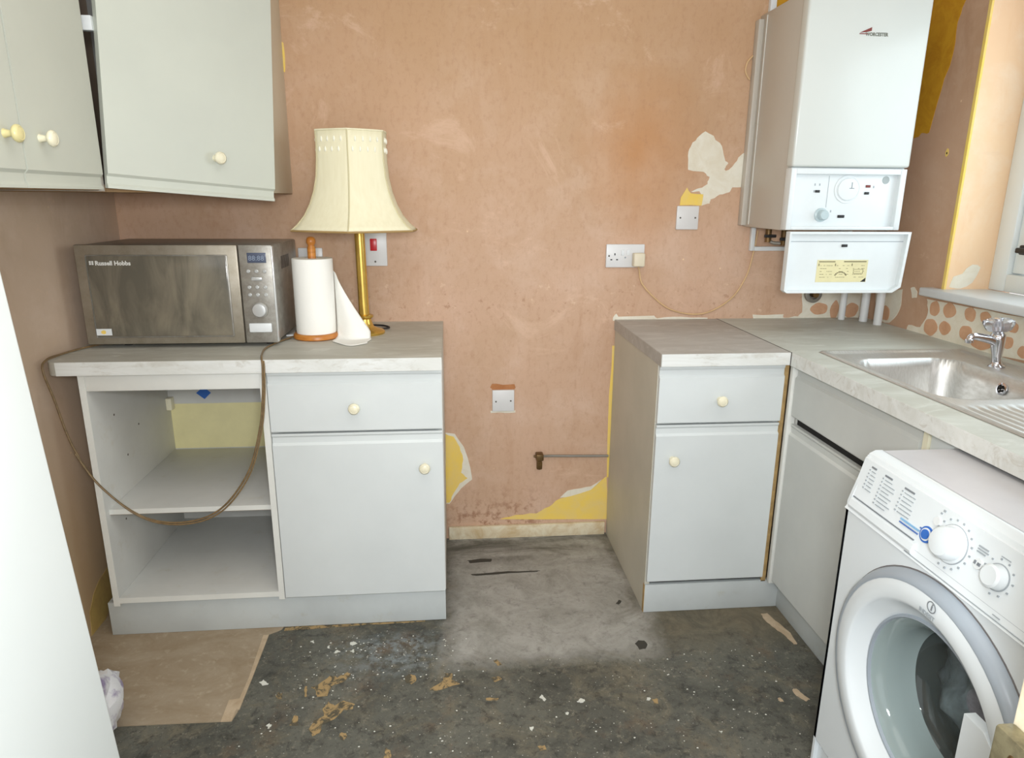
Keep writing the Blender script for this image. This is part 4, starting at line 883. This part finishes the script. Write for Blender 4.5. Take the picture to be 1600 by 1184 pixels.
# valves under the casing
for (xa, ya, za) in ((1.165, -0.10, 1.225), (1.215, -0.12, 1.215)):
    vv = obj('isolating_valve', cyl(NB(), (xa, ya, za-0.022), (xa, ya, 1.258), 0.011, 12), 'brass_dull', bo)
    obj('valve_lever', box(NB(), xa-0.022, xa+0.022, ya-0.020, ya-0.011, za-0.005, za+0.006, 0.002), 'black', vv)
obj('valve_tail', tube(NB(), [(1.165, -0.10, 1.21), (1.19, -0.11, 1.20), (1.25, -0.13, 1.205), (1.32, -0.15, 1.23)], 0.006, 8), 'pipe_grey', bo, 60)
# ------- pipes
tag(obj('white_conduit', box(box(NB(), 1.138, 1.154, -0.018, 0, 1.165, 1.252, 0.002), 1.154, 1.29, -0.018, 0, 1.165, 1.181, 0.002), 'white_plastic', None, origin=(1.146, 0, 1.17)),
    'white L-shaped conduit on the wall under the boiler left side', 'conduit')
tag(obj('white_conduit', box(NB(), 1.128, 1.150, -0.020, 0, 1.978, TOP, 0.002), 'white_plastic', None, origin=(1.14, 0, 1.98)), 'white straight conduit rising from the boiler top', 'conduit')
for xa, ya, r_, lab in ((1.520, -0.045, 0.0125, 'thin white pipe rising to the boiler, leftmost of the three'), (1.582, -0.090, 0.0150, 'white pipe rising to the boiler, middle of the three'), (1.592, -0.165, 0.0150, 'white pipe rising to the boiler, rightmost of the three')):
    xt = min(xa, 1.485)
    tag(obj('white_pipe', tube(NB(), [(xa, ya, 0.9035), (xa, ya, 1.10), (xa, ya, 1.17), (xt, ya, 1.215), (xt-0.01, ya, 1.244)], r_, 16, 6), 'white_plastic', None, 60, origin=(xa, ya, 0.9035)), lab, 'pipe')
pc = obj('pipe_collar', lathe(NB(), [(0.034, 0), (0.034, 0.012), (0.026, 0.016), (0.020, 0.016), (0.018, 0.004)], (1.415, 0, 0.998), (0, -1, 0), 28), 'pipe_grey', None, origin=(1.415, 0, 0.998))
tag(pc, 'round grey pipe collar on the wall just under the boiler flap', 'pipe fitting')
obj('stub_pipe', cyl(NB(), (1.415, 0, 0.998), (1.415, -0.03, 0.998), 0.012, 16), 'brass_dull', pc)
wl_ = obj('wire_loop', tube(NB(), [(1.090, -0.004, 1.850), (1.068, -0.006, 1.825), (1.064, -0.006, 1.795), (1.082, -0.004, 1.768)], 0.003, 8), 'cable_cream', None, 60, origin=(1.08, 0, 1.8))
tag(wl_, 'small cream wire loop sticking out beside the boiler frame', 'wire')

# ================================================================== washing machine
WX, WYa, WYb = 0.830, -1.297, -1.892      # front face, left flank, right flank
wy = (WYa+WYb)/2; cz, cr = 0.468, 0.250
wm = thing('washing_machine', (1.09, wy, 0), 'white front-loading washing machine pulled out from under the right worktop', 'washing machine')
side = [(WX, 0.03), (WX, 0.742), (WX+0.030, 0.842), (WX+0.042, 0.850), (1.36, 0.850), (1.36, 0.03)]
obj('side_panel', prism(NB(), side, lambda p: (p[0], WYa, p[1]), lambda p: (p[0], WYa-0.008, p[1])), 'appliance', wm)
obj('side_panel', prism(NB(), side, lambda p: (p[0], WYb, p[1]), lambda p: (p[0], WYb+0.008, p[1])), 'appliance', wm)
obj('back_panel', box(NB(), 1.352, 1.36, WYb+0.008, WYa-0.008, 0.03, 0.84), 'appliance', wm)
obj('bottom_panel', box(NB(), WX+0.01, 1.352, WYb+0.008, WYa-0.008, 0.03, 0.04), 'appliance', wm)
ld = obj('lid', box(NB(), WX+0.055, 1.358, WYb+0.002, WYa-0.002, 0.838, 0.853, 0.004, 3), 'appliance_top', wm)
obj('lid_front_trim', prism(NB(), [(WX+0.028, 0.836), (WX+0.033, 0.847), (WX+0.045, 0.853), (WX+0.060, 0.853), (WX+0.060, 0.836)], lambda p: (p[0], WYa-0.001, p[1]), lambda p: (p[0], WYb+0.001, p[1])), 'appliance', ld)
# front sheet with the round opening
bm = NB(); NH = 64; hole = []; outer = []; hole2 = []
za_, zb_ = 0.145, 0.728
for i in range(NH):
    a_ = 2*math.pi*i/NH; c_, s_ = math.cos(a_), math.sin(a_)
    hole.append(bm.verts.new((WX, wy+0.205*c_, cz+0.205*s_))); hole2.append(bm.verts.new((WX+0.03, wy+0.200*c_, cz+0.200*s_)))
    hy = (WYa-wy) if c_ > 0 else (wy-WYb); tz = (zb_-cz) if s_ > 0 else (cz-za_)
    k = min(hy/abs(c_) if abs(c_) > 1e-6 else 9, tz/abs(s_) if abs(s_) > 1e-6 else 9)
    outer.append(bm.verts.new((WX, wy+c_*k, cz+s_*k)))
for i in range(NH):
    j = (i+1) % NH; bm.faces.new((hole[i], hole[j], outer[j], outer[i])); bm.faces.new((hole[i], hole2[i], hole2[j], hole[j]))
for cy_, cz_ in ((WYa, zb_), (WYb, zb_), (WYa, za_), (WYb, za_)):       # fill the four corners
    nb = sorted(outer, key=lambda v: (v.co.y-cy_)**2+(v.co.z-cz_)**2)
    ey = [v for v in nb[:6] if abs(v.co.z-cz_) < 1e-5][0:1]; ez = [v for v in nb[:6] if abs(v.co.y-cy_) < 1e-5][0:1]
    if ey and ez and ey[0] is not ez[0]: bm.faces.new((ey[0], bm.verts.new((WX, cy_, cz_)), ez[0]))
obj('front_panel', bm, 'appliance', wm, ang=30)
obj('kick_panel', prism(NB(), [(WX, 0.143), (WX+0.010, 0.128), (WX+0.010, 0.03), (WX+0.03, 0.03), (WX+0.03, 0.143)], lambda p: (p[0], WYa, p[1]), lambda p: (p[0], WYb, p[1])), 'appliance', wm)
obj('inner_sheet', box(NB(), WX+0.002, WX+0.008, WYb+0.008, WYa-0.008, zb_-0.01, 0.742), 'appliance_shadow', wm)
for xx_, yy_ in ((0.88, -1.34), (0.88, -1.85), (1.32, -1.34), (1.32, -1.85)):
    obj('foot', lathe(NB(), [(0.022, 0), (0.022, 0.012), (0.010, 0.014), (0.010, 0.031)], (xx_, yy_, 0), (0, 0, 1), 16), 'black', wm)
# sloping fascia; local frame: ys across, zs up the slope
fs = Vector((0.030, 0, 0.112)).normalized(); fn = Vector((-fs.z, 0, fs.x)); fo = Vector((WX-0.004, 0, 0.730))
def fp_(y, h, d=0.0): return Vector((fo.x, y, fo.z)) + fs*h + fn*d
fas = obj('control_fascia', prism(NB(), [(-0.004, 0), (0.004, -0.003), (0.112, -0.001), (0.118, -0.008), (0.112, -0.02), (-0.004, -0.012)], lambda p: fp_(WYa-0.001, p[0], p[1]), lambda p: fp_(WYb+0.001, p[0], p[1])), 'appliance', wm, ang=25)
FD = -0.001
drw = obj('detergent_drawer', prism(NB(), [(0.003, -0.006), (0.003, 0.001), (0.008, 0.004), (0.022, 0.003), (0.026, -0.002)], lambda p: fp_(WYa-0.012, p[0], p[1]), lambda p: fp_(-1.508, p[0], p[1])), 'appliance', wm)
obj('drawer_gap', prism(NB(), [(0.0265, -0.003), (0.0265, -0.0002), (0.0285, -0.0002), (0.0285, -0.003)], lambda p: fp_(WYa-0.012, p[0], p[1]), lambda p: fp_(-1.500, p[0], p[1])), 'grey_print', drw)
obj('drawer_gap', prism(NB(), [(0.000, -0.003), (0.000, 0.0), (0.0012, 0.0), (0.0012, -0.003)], lambda p: fp_(-1.49, p[0], p[1]), lambda p: fp_(WYb+0.01, p[0], p[1])), 'pale_print', fas)
def disc(parent, nm, y, h, prof, m, seg=28, ang=40): return obj(nm, lathe(NB(), prof, fp_(y, h, FD-0.001), fn, seg), m, parent, ang=ang)
disc(fas, 'programme_dial', -1.578, 0.062, [(0.0335, 0), (0.0330, 0.002), (0.0290, 0.003), (0.0275, 0.020), (0.0235, 0.025), (0.012, 0.027)], 'appliance', 40)
disc(fas, 'programme_dial_ring', -1.578, 0.062, [(0.0345, 0), (0.0340, 0.0016)], 'pale_print', 40)
disc(fas, 'spin_dial', -1.680, 0.060, [(0.0215, 0), (0.0195, 0.003), (0.0185, 0.015), (0.015, 0.018)], 'appliance', 32)
disc(fas, 'spin_dial_ring', -1.680, 0.060, [(0.0222, 0), (0.0220, 0.0016)], 'pale_print', 32)
disc(fas, 'start_button', -1.521, 0.050, [(0.0155, 0), (0.0150, 0.0018)], 'blue', 28)
disc(fas, 'start_button_ring', -1.521, 0.050, [(0.0118, 0), (0.0118, 0.0025)], 'white_plastic', 28)
disc(fas, 'start_button_cap', -1.521, 0.050, [(0.0092, 0), (0.0088, 0.0045)], 'blue', 24)
disc(fas, 'option_button', -1.532, 0.082, [(0.0085, 0), (0.0080, 0.0028)], 'white_plastic', 20)
disc(fas, 'pause_button', -1.640, 0.060, [(0.0095, 0), (0.0088, 0.0028)], 'white_plastic', 20)
def marks(name, spans, m, th=0.0012):
    bm = NB()
    for (ya, yb, ha, hb) in spans:
        prism(bm, [(ya, ha), (yb, ha), (yb, hb), (ya, hb)], lambda p: fp_(p[0], p[1], FD-0.0006), lambda p: fp_(p[0], p[1], FD+th))
    o = obj(name, bm, m, fas)
    if len(spans) > 2: o['kind'] = 'stuff'
    return o
rnd = random.Random(11)
def text_block(ya, yb, htop, rows, pitch, head):
    sp = []; hd_ = [(ya, ya-head, htop, htop+0.0035)]
    for r_ in range(rows):
        h_ = htop-0.007-r_*pitch; sp.append((ya+0.004, ya+0.001, h_, h_+0.0026)); y_ = ya-0.004; end = ya-(ya-yb)*rnd.uniform(0.6, 1.0)
        while y_ > end:
            w_ = rnd.uniform(0.002, 0.007); sp.append((y_, y_-w_, h_, h_+0.0013)); y_ -= w_+0.0012
    return sp, hd_
allsp, allhd = [], []
for a_ in ((-1.328, -1.350, 0.100, 6, 0.0078, 0.015), (-1.372, -1.412, 0.100, 8, 0.0076, 0.022), (-1.432, -1.478, 0.100, 6, 0.0078, 0.028)):
    s_, h_ = text_block(*a_); allsp += s_; allhd += h_
allsp += [(-1.536, -1.541, 0.103, 0.107), (-1.532, -1.536, 0.097, 0.100), (-1.628, -1.648, 0.0860, 0.0885), (-1.628, -1.650, 0.0815, 0.0835), (-1.628, -1.646, 0.0770, 0.0790), (-1.672, -1.690, 0.092, 0.0932), (-1.70, -1.714, 0.006, 0.0072)]
marks('programme_list', allsp, 'pale_print'); marks('programme_headings', allhd, 'grey_print')
tk = []
for k in range(16):
    a_ = R(-100+k*20); tk.append((-1.578-0.042*math.cos(a_)+0.0014, -1.578-0.042*math.cos(a_)-0.0014, 0.062+0.042*math.sin(a_)-0.0016, 0.062+0.042*math.sin(a_)+0.0016))
for k in range(10):
    a_ = R(-90+k*32); tk.append((-1.680-0.029*math.cos(a_)+0.0012, -1.680-0.029*math.cos(a_)-0.0012, 0.060+0.029*math.sin(a_)-0.0014, 0.060+0.029*math.sin(a_)+0.0014))
tk += [(-1.637, -1.640, 0.0585, 0.0640)]
tk = [q for q in tk if 0.008 < q[2] < 0.108]
marks('dial_ticks', tk, 'pale_print', 0.0014); marks('pause_symbol', [(-1.634, -1.637, 0.058, 0.064), (-1.641, -1.643, 0.058, 0.063), (-1.6445, -1.6465, 0.058, 0.063)], 'grey_print', 0.0035)
marks('violet_mark', [(-1.730, -1.748, 0.074, 0.082)], 'purple')
bl = []; y_ = -1.452
while y_ > -1.502: w_ = rnd.uniform(0.003, 0.007); bl.append((y_, y_-w_, 0.0400, 0.0425)); y_ -= w_+0.001
marks('blue_caption', [(q[0], q[1], 0.0460, 0.0495) for q in bl], 'blue_print'); marks('blue_caption_line', bl, 'blue_dark')
marks('blue_pointer', [(-1.503, -1.509, 0.0535, 0.0560)], 'blue_dark')
# round door: profile measured outwards from its axis, distance towards the room
ax = Vector((WX, wy, cz)); out_ = Vector((-1, 0, 0))
drp = [(0.248, 0.0), (0.2475, 0.005), (0.240, 0.018), (0.232, 0.0215), (0.214, 0.0245), (0.198, 0.0250), (0.193, 0.0225), (0.190, 0.017), (0.174, 0.002), (0.163, -0.008)]
do_ = obj('door_ring', lathe(NB(), drp, ax, out_, 72, cap=False), 'appliance', wm, ang=50)
obj('door_outer_band', lathe(NB(), [(0.2510, 0.0), (0.2507, 0.005), (0.2430, 0.018), (0.2340, 0.0225), (0.2310, 0.0222)], ax, out_, 72, cap=False), 'appliance_shadow', do_, ang=60)
obj('shadow_gap_ring', lathe(NB(), [(0.2535, -0.001), (0.2535, 0.0012), (0.2505, 0.0012)], ax, out_, 72, cap=False), 'gasket', do_, ang=60)
obj('inner_trim_ring', lathe(NB(), [(0.166, -0.008), (0.1635, -0.002), (0.1595, -0.002), (0.157, -0.010)], ax, out_, 64, cap=False), 'appliance_shadow', do_, ang=60)
gl = [(0.159, -0.007), (0.156, -0.009), (0.148, -0.020), (0.141, -0.030), (0.138, -0.060), (0.132, -0.085)]
obj('door_glass_flank', lathe(NB(), gl, ax, out_, 56, cap=False), 'glass_side', do_, ang=60)
gl = [(0.132, -0.085), (0.125, -0.096), (0.112, -0.104), (0.080, -0.110), (0.03, -0.112)]
dg = lathe(NB(), gl, ax, out_, 56, cap=False); obj('door_glass', dg, 'glass', do_, ang=60)
hdl = [(-1.712, 0.360), (-1.712, 0.566), (-1.752, 0.566), (-1.780, 0.545), (-1.796, 0.500), (-1.800, 0.45), (-1.790, 0.38), (-1.77, 0.35), (-1.73, 0.340)]
obj('door_handle', prism(NB(), hdl, lambda p: (WX-0.0256, p[0], p[1]), lambda p: (WX-0.006, p[0], p[1])), 'appliance', do_, ang=20)
dm = NB(); lathe(dm, [(0.205, -0.03), (0.175, -0.055), (0.175, -0.08), (0.225, -0.12), (0.225, -0.40)], ax, out_, 48, cap=False)
v0 = lathe(dm, [(0.225, -0.40), (0.02, -0.41)], ax, out_, 48, cap=False)
obj('drum', dm, 'drum', wm, ang=50)
obj('door_seal', lathe(NB(), [(0.204, -0.005), (0.186, -0.020), (0.180, -0.045), (0.188, -0.060)], ax, out_, 48, cap=False), 'gasket', wm, ang=60)
# emblem on the ring
eo = Vector((WX-0.0258, wy-0.012, cz+0.220)); 
bm = NB(); 
lathe(bm, [(0.0105, 0), (0.0105, 0.0006), (0.0088, 0.0006), (0.0088, 0)], eo, out_, 28, cap=False)
prism(bm, [(-0.0012, -0.006), (0.0016, -0.006), (0.0028, 0.0035), (0.0000, 0.0035)], lambda p: (eo.x, eo.y-p[0], eo.z+p[1]), lambda p: (eo.x-0.0006, eo.y-p[0], eo.z+p[1]))
prism(bm, [(0.0010, 0.0048), (0.0035, 0.0048), (0.0038, 0.0070), (0.0013, 0.0070)], lambda p: (eo.x, eo.y-p[0], eo.z+p[1]), lambda p: (eo.x-0.0006, eo.y-p[0], eo.z+p[1]))
obj('maker_emblem', bm, 'grey_print', do_)
words('maker_lettering', 'INDESIT', 0.0105, (WX-0.0258, wy+0.015, cz+0.1985), (0, -1, 0), (0, 0, 1), 'pale_print', do_, 0.0003)
# dark garment inside
bm = NB(); bmesh.ops.create_icosphere(bm, subdivisions=4, radius=1.0)
for v in bm.verts:
    n_2 = noise.noise(v.co*2.2)*0.30 + noise.noise(v.co*5.5)*0.14 + abs(noise.noise(Vector((v.co.y*3, v.co.z*1.5, v.co.x))*2.5))*0.18
    p = v.co*(1+n_2); v.co = Vector((WX+0.200+p.x*0.078, wy+0.000+p.y*0.150, cz-0.025+p.z*0.135))
tag(obj('dark_garment', bm, 'cloth', None, 180, origin=(WX+0.2, wy, cz-0.1)), 'crumpled dark grey garment inside the washing machine drum', 'clothing')

# ================================================================== fridge at the left, bag, door at the right

fr = thing('fridge_freezer', (-0.85, -1.90, 0), 'tall white fridge at the left edge of the view, smooth plain door', 'fridge')
obj('cabinet', box(NB(), LX+0.050, -0.612, -2.19, -1.613, 0.012, 1.335, 0.004), 'fridge', fr)
obj('gasket', box(NB(), -0.612, -0.604, -2.185, -1.618, 0.06, 1.33), 'gasket', fr)
fd = obj('door', box(NB(), -0.604, -0.550, -2.192, -1.611, 0.05, 1.338, 0.008, 4), 'fridge', fr, ang=60)
obj('door_lock_badge', lathe(NB(), [(0.0175, 0), (0.0175, 0.003), (0.014, 0.0035), (0.0125, 0.003), (0.004, 0.003)], (-0.550, -1.633, 1.262), (1, 0, 0), 28), 'purple', fd)
obj('badge_face', lathe(NB(), [(0.0135, 0.003), (0.0130, 0.0042)], (-0.550, -1.633, 1.262), (1, 0, 0), 28), 'white_plastic', fd)
for o_l in [q for q in bpy.data.objects if q.parent in (fr, fd)]:      # it leans back towards the wall a little
    o_l.data.transform(Matrix.Translation((-0.24, 0, 0.012)) @ Matrix.Rotation(R(-3.36), 4, 'Y') @ Matrix.Translation((0.24, 0, -0.012)) @ Matrix.Translation((0.046, 0, 0)))
for xx_, yy_ in ((-1.04, -1.66), (-0.66, -1.66), (-1.04, -2.14), (-0.66, -2.14)):
    obj('foot', lathe(NB(), [(0.018, 0), (0.018, 0.013 + (0.033 if xx_ > -0.9 else 0.006))], (xx_, yy_, 0), (0, 0, 1), 12), 'black', fr)
bm = NB(); bmesh.ops.create_icosphere(bm, subdivisions=4, radius=1.0)
for v in bm.verts:
    k = 1 + 0.22*noise.noise(v.co*2.0) + 0.20*abs(noise.noise(v.co*4.5))
    p = v.co*k; z_ = (p.z+0.95)*0.095; v.co = Vector((-0.930+p.x*0.075, -1.04+p.y*0.13, max(z_, 0.003)))
tag(obj('carrier_bag', bm, 'bag', None, 25, origin=(-0.93, -1.04, 0)), 'crumpled white and violet plastic bag on the floor beside the fridge', 'bag')

d1 = struct('door_1', box(NB(), 0.588, 0.628, -2.76, -2.000, 0.008, 2.0, 0.003), 'door_paint')
lt = obj('rim_latch', box(NB(), 0.566, 0.588, -2.14, -2.002, 0.690, 0.822, 0.004), 'latch', d1)
for zz_ in (0.715, 0.80): obj('screw', lathe(NB(), [(0.005, 0), (0.004, 0.0015)], (0.566, -2.03, zz_), (-1, 0, 0), 12), 'brass_dull', lt)
